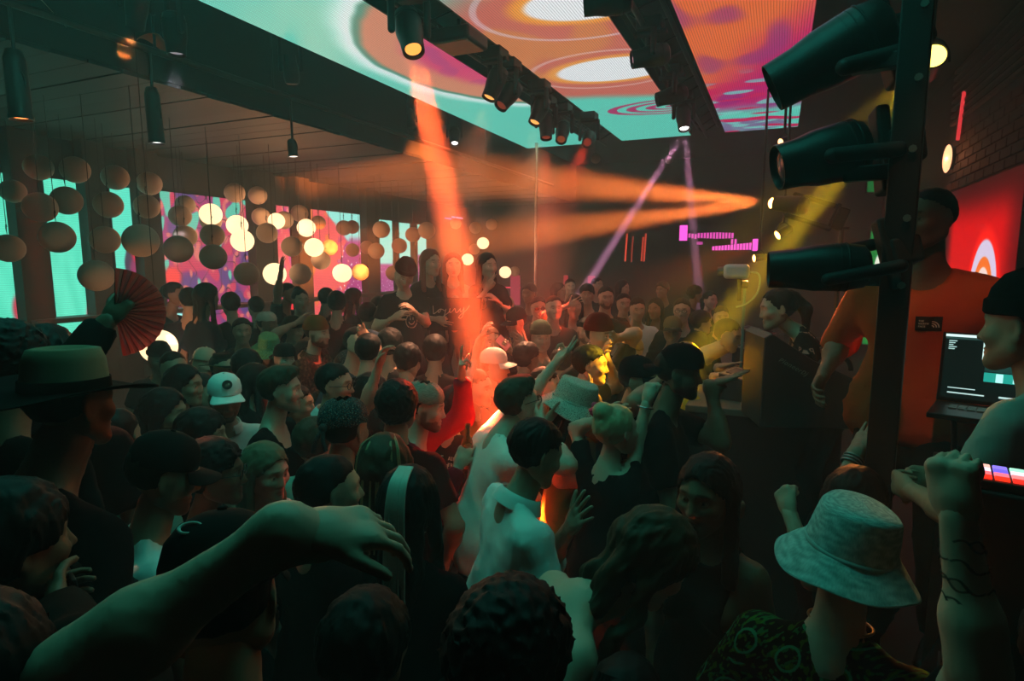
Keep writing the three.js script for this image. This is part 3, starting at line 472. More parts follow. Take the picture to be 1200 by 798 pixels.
const screenPaint = {
  teal: (c, u, v) => { c[0] = 92; c[1] = 226; c[2] = 190; const n = noise2(u * 3, v * 3) * 8; c[0] += n; c[1] += n; c[2] += n; mix3(c, 190, 60, 80, sstep(0.14, 0.08, Math.hypot((u - 1) * 0.8, v - 0.16))); },
  tealRed: (c, u, v) => { c[0] = 92; c[1] = 226; c[2] = 195; const e = Math.hypot((u - 0.95) / 0.7, (v - 0.3) / 0.42) + noise2(u * 3, v * 4) * 0.1; mix3(c, 70, 60, 80, sstep(1.05, 0.95, e)); mix3(c, 150, 55, 100, sstep(0.9, 0.6, e)); mix3(c, 240, 40, 60, sstep(0.13, 0.06, Math.hypot((u - 0.8) * 0.4, v - 0.62))); mix3(c, 120, 60, 95, sstep(0.4, 0.32, v)); },
  mural: (c, u, v) => {
    c[0] = 160; c[1] = 50; c[2] = 110; mix3(c, 90, 60, 120, sstep(-0.2, 0.5, noise2(u * 3, v * 3))); mix3(c, 200, 55, 90, sstep(0.1, 0.5, noise2(u * 4 + 7, v * 5))); mix3(c, 215, 110, 105, sstep(0.35, 0.6, noise2(u * 7 + 2, v * 6)));
    mix3(c, 40, 30, 40, sstep(0.06, 0.02, Math.abs(noise2(u * 5, v * 5 + 3)))); mix3(c, 90, 190, 165, sstep(0.55, 0.7, noise2(u * 6 + 11, v * 3) + (v - 0.6))); mix3(c, 150, 235, 225, sstep(0.28, 0.25, Math.hypot(u * 0.9, v * 1.4)) * sstep(0.02, 0.05, u)); mix3(c, 250, 60, 60, sstep(0.12, 0.05, Math.hypot(u - 0.08, (v - 0.42) * 1.2)));
  },
  coral: (c, u, v) => { c[0] = 238; c[1] = 84; c[2] = 96; mix3(c, 190, 60, 130, sstep(0.1, 0.6, noise2(u * 2 + 3, v * 4))); mix3(c, 244, 130, 120, sstep(0.3, 0.6, noise2(u * 4 + 8, v * 5))); mix3(c, 250, 50, 60, sstep(0.35, 0.1, v)); },
  mixed: (c, u, v) => { c[0] = 240; c[1] = 88; c[2] = 92; mix3(c, 150, 235, 220, sstep(0.2, 0.3, u - 0.35 + (v - 0.8) * 1.5 + noise2(u * 4, v * 4) * 0.1)); mix3(c, 170, 50, 120, sstep(0.5, 0.65, u + noise2(u * 5, v * 8) * 0.2) * sstep(0.8, 0.7, v)); mix3(c, 245, 240, 240, sstep(0.62, 0.75, noise2(u * 14, v * 18)) * sstep(0.75, 0.6, v) * sstep(0.45, 0.55, u)); mix3(c, 240, 120, 60, sstep(0.5, 0.7, noise2(u * 4 + 20, v * 3)) * sstep(0.5, 0.3, u)); },
  split: (c, u, v) => { c[0] = 150; c[1] = 235; c[2] = 215; mix3(c, 170, 70, 130, sstep(0.56, 0.52, v)); mix3(c, 235, 235, 240, sstep(0.6, 0.75, noise2(u * 9, v * 26)) * sstep(0.52, 0.5, v)); },
};
let nWin = 0;
function wallScreen(pxA, pxB, yTop, yBot, paint, label) {
  const za = onX(pxA, 220, -8.02).z, zb = onX(pxB, 220, -8.02).z, w = za - zb, h = yTop - yBot;
  const t = thing('wall_screen', label, 'screen', undefined, V(-8.04, (yTop + yBot) / 2, (za + zb) / 2));
  add('housing', box(0.08, h + 0.03, w + 0.03, -0.02, 0, 0), black, t);
  const W = clamp(Math.round(w * 160), 32, 256), Hh = 256, tex = dataTex(W, Hh, (i, j, c) => { paint(c, (i + 0.5) / W, (j + 0.5) / Hh); const k = (j % 3 === 2) ? 0.86 : 1; c[0] *= k; c[1] *= k; c[2] *= k; });
  const g = new THREE.PlaneGeometry(w, h); g.rotateY(Math.PI / 2); g.translate(0.025, 0, 0);
  add('display', g, new THREE.MeshStandardMaterial({ color: 0x040404, emissive: 0xffffff, emissiveMap: tex, emissiveIntensity: 0.9, roughness: 0.5 }), t);
}
wallScreen(-90, 12, 3.28, 1.45, screenPaint.teal, 'wide teal wall screen behind the first hanging lanterns');
wallScreen(51, 93, 3.28, 1.25, screenPaint.teal, 'narrow plain teal wall screen with small red corner mark');
wallScreen(128, 161, 3.27, 1.2, screenPaint.tealRed, 'narrow wall screen, teal above and dark red blob below');
wallScreen(185, 290, 3.28, 1.2, screenPaint.mural, 'wide wall screen with purple and magenta mural picture');
wallScreen(322, 341, 3.26, 1.2, screenPaint.coral, 'slim coral red wall screen between two black columns');
wallScreen(362, 422, 3.26, 1.2, screenPaint.mixed, 'wall screen with coral, white and teal splashes');
wallScreen(443, 458, 3.2, 1.1, screenPaint.split, 'slim far wall screen, mint above and purple below');
wallScreen(466, 479, 3.18, 1.4, screenPaint.split, 'second slim mint and purple screen at the far end');
wallScreen(488, 498, 3.18, 1.6, screenPaint.split, 'last slim mint wall screen before the far corner');
area(V(-7.9, 2.4, -5.3), 2.2, 1.8, V(1, -0.1, 0), C(0.35, 1, 0.8), 0.5);
area(V(-7.9, 2.4, -8), 3.5, 1.8, V(1, -0.1, 0), C(1, 0.2, 0.2), 0.7);
const ledge = tag(add('bar_shelf', box(0.35, 0.06, 9, -7.9, 1.6, -8.6, 0.01), dark), 'long black shelf running under the wall screens', 'shelf');
for (const [px, w] of [[31, 0.3], [110, 0.26], [172, 0.3], [306, 0.45], [352, 0.35], [433, 0.4]]) { const p = onX(px, 240, -7.9); struct(numbered('trim_column'), box(0.18, 3.8, w, -7.92, 1.9, p.z), black); }
// paper lanterns
const lanternGeo = (() => { const pts = []; for (let k = 0; k <= 44; k++) { const a = lerp(0.1, Math.PI - 0.1, k / 44), r = 1 + (k % 2 ? 0.012 : 0); pts.push(new THREE.Vector2(Math.sin(a) * r * 0.5, -Math.cos(a) * r * 0.485)); } return new THREE.LatheGeometry(pts, 36); })();
const ringGeo = (() => { const g = new THREE.TorusGeometry(0.055, 0.008, 6, 20); g.rotateX(Math.PI / 2); g.translate(0, 0.456, 0); return g; })();
const paper = new THREE.MeshPhysicalMaterial({ color: C(0.38, 0.29, 0.22), roughness: 0.95, transmission: 0.3, thickness: 0 });
const paperLit = new THREE.MeshStandardMaterial({ color: C(0.6, 0.5, 0.4), emissive: C(1, 0.66, 0.36), emissiveIntensity: 1.25, roughness: 0.95 });
const wire = mat(C(0.01, 0.01, 0.01), 0.6);
const where = (px) => px < 30 ? 'before the wide teal screen' : px < 105 ? 'before the narrow teal screen' : px < 182 ? 'before the teal and dark red screen' : px < 292 ? 'before the purple mural screen' : px < 356 ? 'by the slim coral screen' : px < 430 ? 'before the coral and teal splashed screen' : px < 520 ? 'by the slim mint screens' : px < 620 ? 'far behind the raised platform group' : px < 740 ? 'high beyond the pink ceiling screen' : 'high beyond the salmon ceiling screen';
const hung = [];
function lantern(px, py, d, lit) {
  let dia = 0.29, depth = FOCAL * dia / d, p = at(px, py, depth); while (p.x < -7.7 || p.z < -14.7 || p.y > 4.4) { dia *= 0.96; depth *= 0.96; p = at(px, py, depth); } for (let k = 0; k < 12 && hung.some((q) => q.distanceTo(p) < 0.3); k++) { dia *= 0.97; depth *= 0.97; p = at(px, py, depth); } hung.push(p); const topY = p.x < -4.9 ? 3.775 : 4.7;
  const t = thing('paper_lantern', (lit ? 'lit warm white paper lantern ' : 'unlit tan paper lantern ') + where(px), 'lantern', lit ? 'lit paper lanterns' : 'unlit paper lanterns', p);
  const s = add('shade', lanternGeo, lit ? paperLit : paper, t); s.scale.setScalar(dia);
  const r = add('collar_ring', ringGeo, wire, t); r.scale.setScalar(dia);
  add('cord', rod(V(0, dia * 0.44, 0), V(0, topY - p.y, 0), 0.0035, 5), wire, t);
  add('hook', tube([V(0.012, dia * 0.44 + 0.09, 0), V(0, dia * 0.44 + 0.12, 0), V(-0.012, dia * 0.44 + 0.08, 0), V(0, dia * 0.44 + 0.03, 0)], 0.0035, 10, 5), wire, t);
  if (lit) { const l = new THREE.PointLight(C(1, 0.46, 0.2), 1.15, 0, 2); l.position.copy(p); l.castShadow = true; l.shadow.radius = 5; l.name = 'lantern_bulb'; scene.add(l); }
}
[[10, 291, 33], [67, 278, 37], [78, 235, 33], [47, 243, 35], [15, 224, 27], [88, 199, 31], [45, 196, 30], [135, 208, 29], [127, 240, 31], [123, 281, 32], [175, 215, 27], [172, 242, 28], [165, 282, 39], [113, 323, 37],
  [217, 240, 22], [211, 253, 25], [217, 277, 26], [209, 292, 32], [247, 259, 24], [249, 276, 27], [250, 301, 30], [275, 226, 23], [302, 229, 21], [306, 254, 21], [313, 273, 24], [289, 321, 28], [333, 258, 21], [351, 250, 20], [342, 289, 24], [352, 321, 25],
  [373, 261, 17], [386, 290, 19], [376, 305, 22], [403, 267, 18], [413, 266, 16], [413, 293, 16], [422, 319, 20], [430, 290, 16], [441, 294, 19], [447, 269, 20], [468, 288, 18], [461, 320, 18], [500, 270, 20], [484, 275, 18], [534, 262, 13], [557, 267, 14], [576, 263, 13], [556, 292, 13], [603, 318, 12], [698, 186, 11], [784, 187, 10]].forEach((a) => lantern(...a, 0));
[[247, 251, 25], [278, 264, 24], [284, 282, 26], [322, 321, 26], [324, 259, 19], [359, 267, 21], [368, 290, 22], [401, 320, 22], [566, 285, 14], [548, 304, 14], [592, 319, 14], [186, 406, 40]].forEach((a) => lantern(...a, 1));

// ---------------------------------------------------------------- stage lamps
const shell = mat(C(0.012, 0.012, 0.012), 0.42, { specularIntensity: 0.5 }), shell2 = mat(C(0.014, 0.014, 0.014), 0.55);
const headProfile = [[0, -0.2], [0.07, -0.2], [0.1, -0.18], [0.115, -0.1], [0.11, 0.02], [0.095, 0.1], [0.09, 0.2], [0.085, 0.2], [0.083, 0.17]];
function movingHead(pos, dir, k, glowC, glowK, label, group, opt = {}) {
  // hangs from y = top by its base; the head turns about the yoke at pos
  const t = thing('moving_head_light', label, 'stage light', group, pos), top = opt.base ?? V(0, 0.36 * k, 0), up = top.clone().normalize();
  const q = new THREE.Quaternion().setFromUnitVectors(V(0, 1, 0), up), fit = (g) => { g.applyQuaternion(q); return g; };
  add('base', fit(box(0.26 * k * (opt.bk ?? 1), 0.13 * k, 0.26 * k * (opt.bk ?? 1), 0, top.length() - 0.03 * k, 0, 0.02 * k)), shell2, t);
  const dn = dir.clone().normalize(), side = dn.clone().cross(up); if (side.length() < 0.2) side.set(1, 0, 0.3).addScaledVector(up, -V(1, 0, 0.3).dot(up)); side.normalize();
  for (const s of [-1, 1]) { const a = side.clone().multiplyScalar(s * 0.15 * k), b = a.clone().addScaledVector(up, top.length() - 0.1 * k); const arm = new THREE.CapsuleGeometry(0.03 * k, b.clone().sub(a).length(), 4, 10).toNonIndexed(); arm.applyQuaternion(new THREE.Quaternion().setFromUnitVectors(V(0, 1, 0), b.clone().sub(a).normalize())); const m = a.clone().add(b).multiplyScalar(0.5); arm.translate(m.x, m.y, m.z); add('yoke_arm', arm, shell2, t); }
  add('crossbar', fit(box(0.34 * k, 0.05 * k, 0.1 * k, 0, top.length() - 0.1 * k, 0, 0.015 * k)), shell2, t);
  const hg = lathe(headProfile.map(([x, y]) => [x * k, y * k * (opt.long ?? 1)]), 30); hg.applyQuaternion(new THREE.Quaternion().setFromUnitVectors(V(0, 1, 0), dn)); const head = add('head', hg, opt.m ?? shell, t);
  for (let r = 0; r < 3; r++) { const fin = new THREE.TorusGeometry((0.113 - r * 0.002) * k, 0.005 * k, 6, 28); fin.rotateX(Math.PI / 2); fin.translate(0, (-0.12 + r * 0.03) * k, 0); fin.applyQuaternion(new THREE.Quaternion().setFromUnitVectors(V(0, 1, 0), dn)); add('cooling_fin', fin, shell2, head); }
  const lg = new THREE.SphereGeometry(0.084 * k, 24, 8, 0, Math.PI * 2, 0, 0.9); lg.scale(1, opt.bulge ? 1.1 : 0.35, 1); lg.translate(0, (0.155 + (opt.bulge ?? 0)) * k * (opt.long ?? 1), 0); lg.applyQuaternion(new THREE.Quaternion().setFromUnitVectors(V(0, 1, 0), dn));
  add('lens', lg, glowK ? glow(glowC, glowK) : mat(C(0.05, 0.05, 0.055), 0.08), t);
  return pos.clone().addScaledVector(dn, (0.215 + (opt.bulge ? 0.09 : 0)) * k * (opt.long ?? 1));
}
function parCan(pos, dir, k, glowC, glowK, topY, label, group, L = 1) {
  const t = thing('par_can_light', label, 'stage light', group, pos), dn = dir.clone().normalize(), q = new THREE.Quaternion().setFromUnitVectors(V(0, 1, 0), dn);
  const bg = lathe([[0, -0.16], [0.05, -0.155], [0.07, -0.12], [0.075, 0.1], [0.08, 0.105], [0.08, 0.12], [0.072, 0.12], [0.07, 0.1]].map(([x, y]) => [x * k, y * k * L]), 26); bg.applyQuaternion(q); add('can', bg, shell, t);
  const lg = new THREE.CircleGeometry(0.07 * k, 26); lg.rotateX(-Math.PI / 2); lg.translate(0, 0.108 * k * L, 0); lg.applyQuaternion(q); add('lens', lg, glowK ? glow(glowC, glowK) : mat(C(0.05, 0.05, 0.055), 0.1), t);
  const arc = []; for (let i = 0; i <= 10; i++) { const a = Math.PI * i / 10; arc.push(V(Math.cos(a) * 0.1 * k, Math.sin(a) * 0.15 * k, 0)); } add('bracket', tube(arc, 0.008 * k, 20, 6), steel, t);
  add('clamp_stem', rod(V(0, 0.15 * k, 0), V(0, topY - pos.y, 0), 0.012, 8), steel, t);
  return pos.clone().addScaledVector(dn, 0.125 * k * L);
}
const ORANGE = C(1, 0.3, 0.06), AMBER = C(1, 0.42, 0.1), WHITE = C(1, 0.93, 0.9), YELLOW = C(1, 0.72, 0.03), RED = C(1, 0.06, 0.02), PINK = C(1, 0.45, 0.6), VIOLET = C(0.8, 0.5, 0.85);
const trussLight = 'moving heads between ceiling screens';
// two black trusses in the gaps between the ceiling screens
for (const [x, n] of [[-2.5, 'left'], [-1.02, 'right']]) {
  const t = thing('lighting_truss', n === 'left' ? 'black lighting truss between the pink and salmon ceiling screens' : 'black lighting truss between the salmon and magenta ceiling screens', 'truss', undefined, V(x, 4.2, -5.3));
  for (const [dx, dy] of [[-0.14, 0], [0.14, 0], [0, -0.14]]) add('chord', rod(V(dx, dy, -4.0), V(dx, dy, 4.0), 0.022, 8), steel, t);
  for (let k = 0; k < 20; k++) { const z = -4 + k * 0.4; add('brace', rod(V(-0.14, 0, z), V(0, -0.14, z + 0.2), 0.009, 5), steel, t); add('brace', rod(V(0.14, 0, z + 0.2), V(0, -0.14, z + 0.4), 0.009, 5), steel, t); }
  add('backing_panel', box(0.46, 0.03, 8, 0, 0.06, 0), black, t);
}
let p0 = onY(480, 38, 3.86), tgt = at(584, 515, 3.25), src = movingHead(p0, tgt.clone().sub(p0), 0.85, C(1, 0.28, 0.05), 1.5, 'large moving head with orange lens shining the thick red-orange beam', undefined, { base: V(0, 0.3, 0) });
spot(src, tgt, C(1, 0.1, 0.025), 25000, 2.4, 0.3, 4);
{ // blinder panel
  const p = onY(538, 55, 3.95), t = thing('blinder_light', 'square tan-faced blinder lamp hanging beside the large moving head', 'stage light', undefined, p);
  add('housing', box(0.34, 0.1, 0.34, 0, 0.05, 0, 0.02), shell, t); add('face', box(0.28, 0.01, 0.28, 0, -0.005, 0), mat(C(0.35, 0.2, 0.12), 0.4), t); add('clamp_stem', rod(V(0, 0.1, 0), V(0, 0.2, 0), 0.015, 8), steel, t);
}
p0 = onY(580, 98, 3.82); src = movingHead(p0, V(-0.3, -1, 0.35), 0.72, C(1, 0.36, 0.08), 1.1, 'moving head with amber lens tilted under the salmon ceiling screen', trussLight, { base: V(0, 0.26, 0) }); spot(src, at(480, 440, 4.4), C(1, 0.42, 0.22), 70, 17, 0.9, 3);
p0 = onY(596, 112, 3.78); tgt = at(352, 440, 4.5); src = movingHead(p0, tgt.clone().sub(p0), 0.72, C(1, 0.1, 0.04), 0.12, 'dark moving head beside the amber lens one, turned to the left crowd', trussLight, { base: V(0, 0.28, 0) }); spot(src, tgt, C(1, 0.07, 0.025), 380, 3.2, 0.7, 2);
p0 = onY(632, 130, 3.8); src = movingHead(p0, V(-0.25, -1, 0.45), 0.72, C(1, 0.36, 0.08), 1.1, 'second amber-lensed moving head further along the truss', trussLight, { base: V(0, 0.26, 0) }); spot(src, at(640, 430, 4.6), C(1, 0.4, 0.2), 130, 16, 0.9, 3);
let redHeads = 0;
for (const [a, b, l] of [[640, 148, 'dark moving head with red lens close behind the second amber one'], [659, 155, 'dark moving head with faint orange lens near the truss end'], [690, 163, 'last moving head at the truss end, casting red']]) { p0 = onY(a, b, 3.76); const tg = [at(640, 385, 6.2), at(617, 396, 5.3), at(528, 530, 3.1)][redHeads]; src = movingHead(p0, tg.clone().sub(p0), 0.72, [C(1, 0.1, 0.04), C(1, 0.2, 0.06), C(1, 0.08, 0.04)][redHeads], 0.12, l, trussLight, { base: V(0, 0.28, 0) }); spot(src, tg, [C(1, 0.07, 0.025), C(1, 0.35, 0.2), C(1, 0.05, 0.02)][redHeads], [300, 520, 230][redHeads], [8, 1.2, 7][redHeads], 0.6, 2); redHeads++; }
for (const [a, b, d, c, k, l] of [[712, 2, V(-1, -0.1, 0.3), null, 0, 'near moving head pointing sideways under the white ellipse'], [762, 66, V(-1, -0.2, 0.4), PINK, 0.35, 'moving head with dull pink lens turned sideways'], [787, 112, V(-1, -0.3, 0.4), null, 0, 'black moving head with side-facing unlit lens'], [801, 138, V(0.15, -1, 0.35), WHITE, 3, 'moving head with white lens at the far truss end']]) { p0 = onY(a, b, 3.85); src = movingHead(p0, d, 0.72, c, k, l, trussLight, { base: V(0, 0.24, 0) }); }
spot(src, at(690, 330, 9.6), C(0.8, 0.32, 0.55), 12000, 1.3, 0.4, 2); spot(src, at(818, 330, 9.2), C(0.75, 0.3, 0.5), 5000, 1.4, 0.4, 2);
p0 = at(533, 160, 9.2); p0.y = Math.min(p0.y, 4.4); src = movingHead(p0, V(0.25, -1, 0.5), 0.7, WHITE, 2.2, 'small moving head with pale lens beyond the pink screen corner', undefined, { base: V(0, 4.7 - p0.y - 0.03, 0) }); spot(src, at(580, 290, 10), C(0.9, 0.4, 0.4), 700, 1.4, 0.4, 2);
p0 = at(480, 140, 8.4); movingHead(p0, V(0.4, -1, 0.2), 0.75, null, 0, 'unlit moving head catching teal light left of ceiling screen', undefined, { base: V(0, 4.7 - p0.y - 0.03, 0) });
// lamps on the pipe over the left of the floor
const pipeAt = (px, py) => { const p = onX(px, py, -4.7); return p; };
p0 = pipeAt(181, 140); src = parCan(p0, V(0.05, -1, 0), 0.8, WHITE, 2.6, 3.98, 'par can with white lit lens hanging on the left pipe', 'par cans on the left pipe', 2); spot(src, src.clone().add(V(0.12, -2, 0)), C(0.6, 0.5, 0.6), 190, 2.4, 0.4, 3);
p0 = pipeAt(21, 105); src = parCan(p0, V(0.02, -1, 0), 0.9, C(1, 0.22, 0.05), 3, 3.98, 'par can with orange-red lens at the near end of the pipe', 'par cans on the left pipe', 1.8); spot(src, src.clone().add(V(0.05, -2, 0)), C(1, 0.09, 0.03), 260, 3, 0.4, 3);
p0 = pipeAt(343, 155 + 20); parCan(p0, V(0.1, -1, 0), 0.65, C(1, 0.8, 0.7), 1.3, 3.98, 'small par can with pale lens near the middle of the pipe', 'par cans on the left pipe');
p0 = onY(205, 40, 4.1); src = movingHead(p0, V(0.02, -1, 0), 0.8, C(0.6, 0.5, 0.6), 0.3, 'teal-lit moving head hanging above the white par can', 'moving heads left of the ceiling screens', { base: V(0, 0.55, 0) }); spot(src, at(206, 190, 6.2), C(0.55, 0.5, 0.62), 260, 1.8, 0.4, 3);
p0 = onY(341, 82, 4.0); movingHead(p0, V(0.1, 1, 0.2), 0.6, C(1, 0.85, 0.8), 1.6, 'moving head with white lens pointing up at the ceiling', 'moving heads left of the ceiling screens', { base: V(0, 0.65, 0) });
p0 = onY(160, 10, 4.15); src = movingHead(p0, V(-0.6, -1, -0.25), 0.7, ORANGE, 0.6, 'dim moving head with faint orange lens at the top left', 'moving heads left of the ceiling screens', { base: V(0, 0.5, 0) }); spot(src, at(72, 190, 6.3), C(1, 0.26, 0.06), 240, 3.2, 0.5, 3); spot(src, at(158, 372, 2.55), C(1, 0.2, 0.1), 40, 4.5, 0.7, 3);
for (const [a, b] of [[42, 22], [182, 62], [2, 36]]) { p0 = onY(a, b, 3.98); const t = thing('painted_light_hood', 'curved hood above the pipe with red light painted into its colour', 'lamp hood', 'hoods with painted red light', p0); const hg = new THREE.CylinderGeometry(0.1, 0.14, 0.22, 24, 1, true, 0.3, 2.4).toNonIndexed(); const hood = add('hood', hg, mat(C(0.5, 0.14, 0.06), 0.35, { side: THREE.DoubleSide }), t); hood.rotation.set(0.4, 2.2, 0.5); add('stem', rod(V(0, 0, 0), V(0, 0.72, 0), 0.012, 6), steel, t); }  // hood colour is painted orange-red to stand in for red stage light on it

// ---------------------------------------------------------------- tower of moving heads on the stage edge
{
  const t = thing('lighting_tower', 'black upright tower post carrying three large moving heads', 'tower', undefined, at(1052, 300, 2.05).setY(0.62)); t.rotation.y = -0.2;
  add('post', box(0.09, 4.05, 0.09, 0, 2.03, 0, 0.006), shell, t); add('base_plate', box(0.4, 0.02, 0.4, 0, 0.01, 0), steel, t);
  for (let k = 0; k < 3; k++) { add('cross_arm', box(0.16, 0.05, 0.05, -0.1, 1.62 + k * 0.36, 0.0, 0.006), steel, t); }
  for (let k = 0; k < 6; k++) add('bolt', (() => { const g = cyl(0.012, 0.012, 0.012, 8); g.rotateX(Math.PI / 2); g.translate(0.02, 1.6 + k * 0.22, 0.062); return g; })(), mat(C(0.2, 0.25, 0.22), 0.3, { metalness: 0.8 }), t);
}
const towerDir = ray(1063, 300).setY(0).normalize().cross(V(0, 1, 0)).negate();      // towards the crowd side
movingHead(at(972, 66, 2.15), V(-1, -0.5, 0.05), 0.98, null, 0, 'top moving head of the tower, nose dipping to the left', 'moving heads on the tower', { base: V(0.27, 0.06, -0.06), long: 1.05, bk: 0.5 });
movingHead(at(962, 184, 2.15), V(-1, -0.25, 0.3), 0.9, null, 0, 'middle egg-shaped moving head of the tower', 'moving heads on the tower', { base: V(0.28, 0.02, -0.06), long: 0.85, bk: 0.5 });
movingHead(at(958, 314, 2.1), V(-1, -0.04, 0.1), 0.72, null, 0, 'lowest moving head of the tower, pointing level to the left', 'moving heads on the tower', { base: V(0.28, 0.06, -0.06), long: 1.1, bk: 0.5 });
// lamps further back
p0 = at(927, 240, 5.2); tgt = at(500, 200, 8.6); src = movingHead(p0, tgt.clone().sub(p0), 0.7, AMBER, 9, 'moving head shooting the wide orange fan across the room', undefined, { base: V(0.4, -0.14, 0), bulge: 0.03 });
spot(src, tgt, C(1, 0.2, 0.035), 4000, 5.6, 0.7, 2); spot(src, at(500, 288, 8.6), C(1, 0.2, 0.035), 3600, 5.0, 0.7, 2);
tag(add('light_stand', merge([rod(V(0, 0, 0), V(0, 1, 0), 0.02), rod(V(0, 0.99, 0), V(0, 1, 0), 0.06)]), steel), 'thin black stand under the orange fan lamp', 'stand').position.copy(p0.clone().add(V(0.4, -0.2, 0))); { const s = scene.children[scene.children.length - 1]; s.position.y = 0.62; s.scale.y = p0.y - 0.2 - 0.62; }
p0 = at(918, 272, 5.8); src = parCan(p0, V(-0.75, -0.45, 0.5), 0.6, AMBER, 9, 4.7, 'small amber par can just under the orange fan lamp', 'small amber lamps behind the booth'); spot(src, at(640, 385, 5.6), C(1, 0.06, 0.02), 70, 12, 0.7, 2); spot(src, at(880, 300, 5.2), C(1, 0.35, 0.05), 4, 14, 0.5, 2);
p0 = at(890, 302, 6.6); src = parCan(p0, V(-0.9, -0.1, 0.5), 0.55, AMBER, 8, 4.7, 'lowest small amber lamp behind the white video camera', 'small amber lamps behind the booth'); spot(src, at(905, 358, 3.6), C(1, 0.3, 0.08), 45, 6, 0.6, 2);
p0 = at(919, 165, 5.8); src = parCan(p0, V(-0.6, -0.3, 0.7), 0.45, C(1, 0.4, 0.15), 4, 4.7, 'small reddish lamp above the egg-shaped moving head', 'small amber lamps behind the booth'); spot(src, at(1030, 380, 2.5), C(1, 0.3, 0.06), 90, 5, 0.6, 2);
p0 = V(0.25, 4.45, -1.0); src = parCan(p0, V(0.4, -2.4, -1.7), 0.8, C(1, 0.35, 0.1), 2, 4.7, 'par can over the stage edge warming the orange tee'); spot(src, V(0.68, 1.9, -2.75), C(1, 0.26, 0.08), 4.5, 9, 0.7, 2);
p0 = at(1090, 75, 3.6); tgt = at(800, 440, 4.3); src = parCan(p0, at(1098, 58, 3.3).sub(at(1088, 84, 3.55)), 0.95, C(1, 0.72, 0.12), 3.2, 4.7, 'bright yellow par can shining the yellow beam', undefined); spot(src, tgt, C(1, 0.62, 0.015), 6200, 3.0, 0.45, 3); spot(src, at(700, 432, 3.7), C(1, 0.58, 0.02), 260, 5.5, 0.7, 3);

// ---------------------------------------------------------------- booth and stage
struct('trim_2', box(1.44, 0.62, 14.0, 1.21, 0.31, -7.95), dark);           // stage deck
{ const t = thing('booth_table', 'long black booth table with grey worn top', 'table', undefined, V(-0.04, 0, -5.4)), topM = mat(C(0.12, 0.1, 0.08), 0.6);
  add('front_panel', box(0.02, 1.36, 3.1, -0.42, 0.68, 0), black, t); add('end_panel', box(0.86, 1.36, 0.03, 0, 0.68, 1.53), black, t); add('end_panel', box(0.46, 1.36, 0.03, -0.2, 0.68, -1.53), black, t); add('back_panel', box(0.02, 1.36, 0.58, 0.42, 0.68, 1.24), black, t);
  add('end_top', box(0.9, 0.045, 0.62, 0, 1.38, 1.25, 0.008), topM, t); add('table_top', box(0.5, 0.045, 2.5, -0.2, 1.38, -0.31, 0.008), topM, t); add('latch', box(0.02, 0.015, 0.01, -0.3, 1.27, 1.55), mat(C(0.3, 0.3, 0.3), 0.3, { metalness: 0.8 }), t); }
const deckM = mat(C(0.03, 0.03, 0.032), 0.35);
for (const [px, py, lab] of [[876, 466, 'nearest black disc player on the booth table'], [884, 428, 'second black disc player with tilted top plate'], [886, 402, 'third black disc player at the far end of booth table']]) {
  const p = onY(px, py, 1.405), t = thing('disc_player', lab, 'player', 'disc players on the booth', p.clone().setX(Math.max(p.x + 0.05, -0.2))); t.rotation.y = -0.25;
  const body = new THREE.Shape(); body.moveTo(-0.19, 0); body.lineTo(0.19, 0); body.lineTo(0.19, 0.09); body.lineTo(-0.19, 0.16); body.closePath();
  const bg = new THREE.ExtrudeGeometry(body, { depth: 0.32, bevelEnabled: true, bevelSize: 0.006, bevelThickness: 0.006, bevelSegments: 2 }); bg.translate(0, 0.006, -0.16); add('case', bg, deckM, t);
  const slope = Math.atan2(-0.07, 0.38), on = (g, x, z, h = 0) => { g.rotateZ(slope); g.translate(x, 0.131 + Math.tan(slope) * x + h, z); return g; };
  add('top_plate', on(box(0.37, 0.006, 0.3), 0, 0, 0.004), mat(C(0.2, 0.17, 0.12), 0.3, { metalness: 0.7 }), t);
  add('jog_wheel', on(cyl(0.095, 0.1, 0.022, 32), 0.05, 0, 0.014), mat(C(0.06, 0.06, 0.06), 0.3, { metalness: 0.5 }), t); add('platter', on(cyl(0.07, 0.07, 0.006, 32), 0.05, 0, 0.027), shell, t);
  for (let k = 0; k < 4; k++) add('button', on(cyl(0.012, 0.012, 0.012, 12), 0.14, -0.11 + k * 0.03, 0.01), mat(C(0.1, 0.1, 0.1), 0.4), t);
  add('display', on(box(0.1, 0.006, 0.2), -0.12, 0, 0.009), glow(C(0.1, 0.12, 0.14), 0.05), t);
}
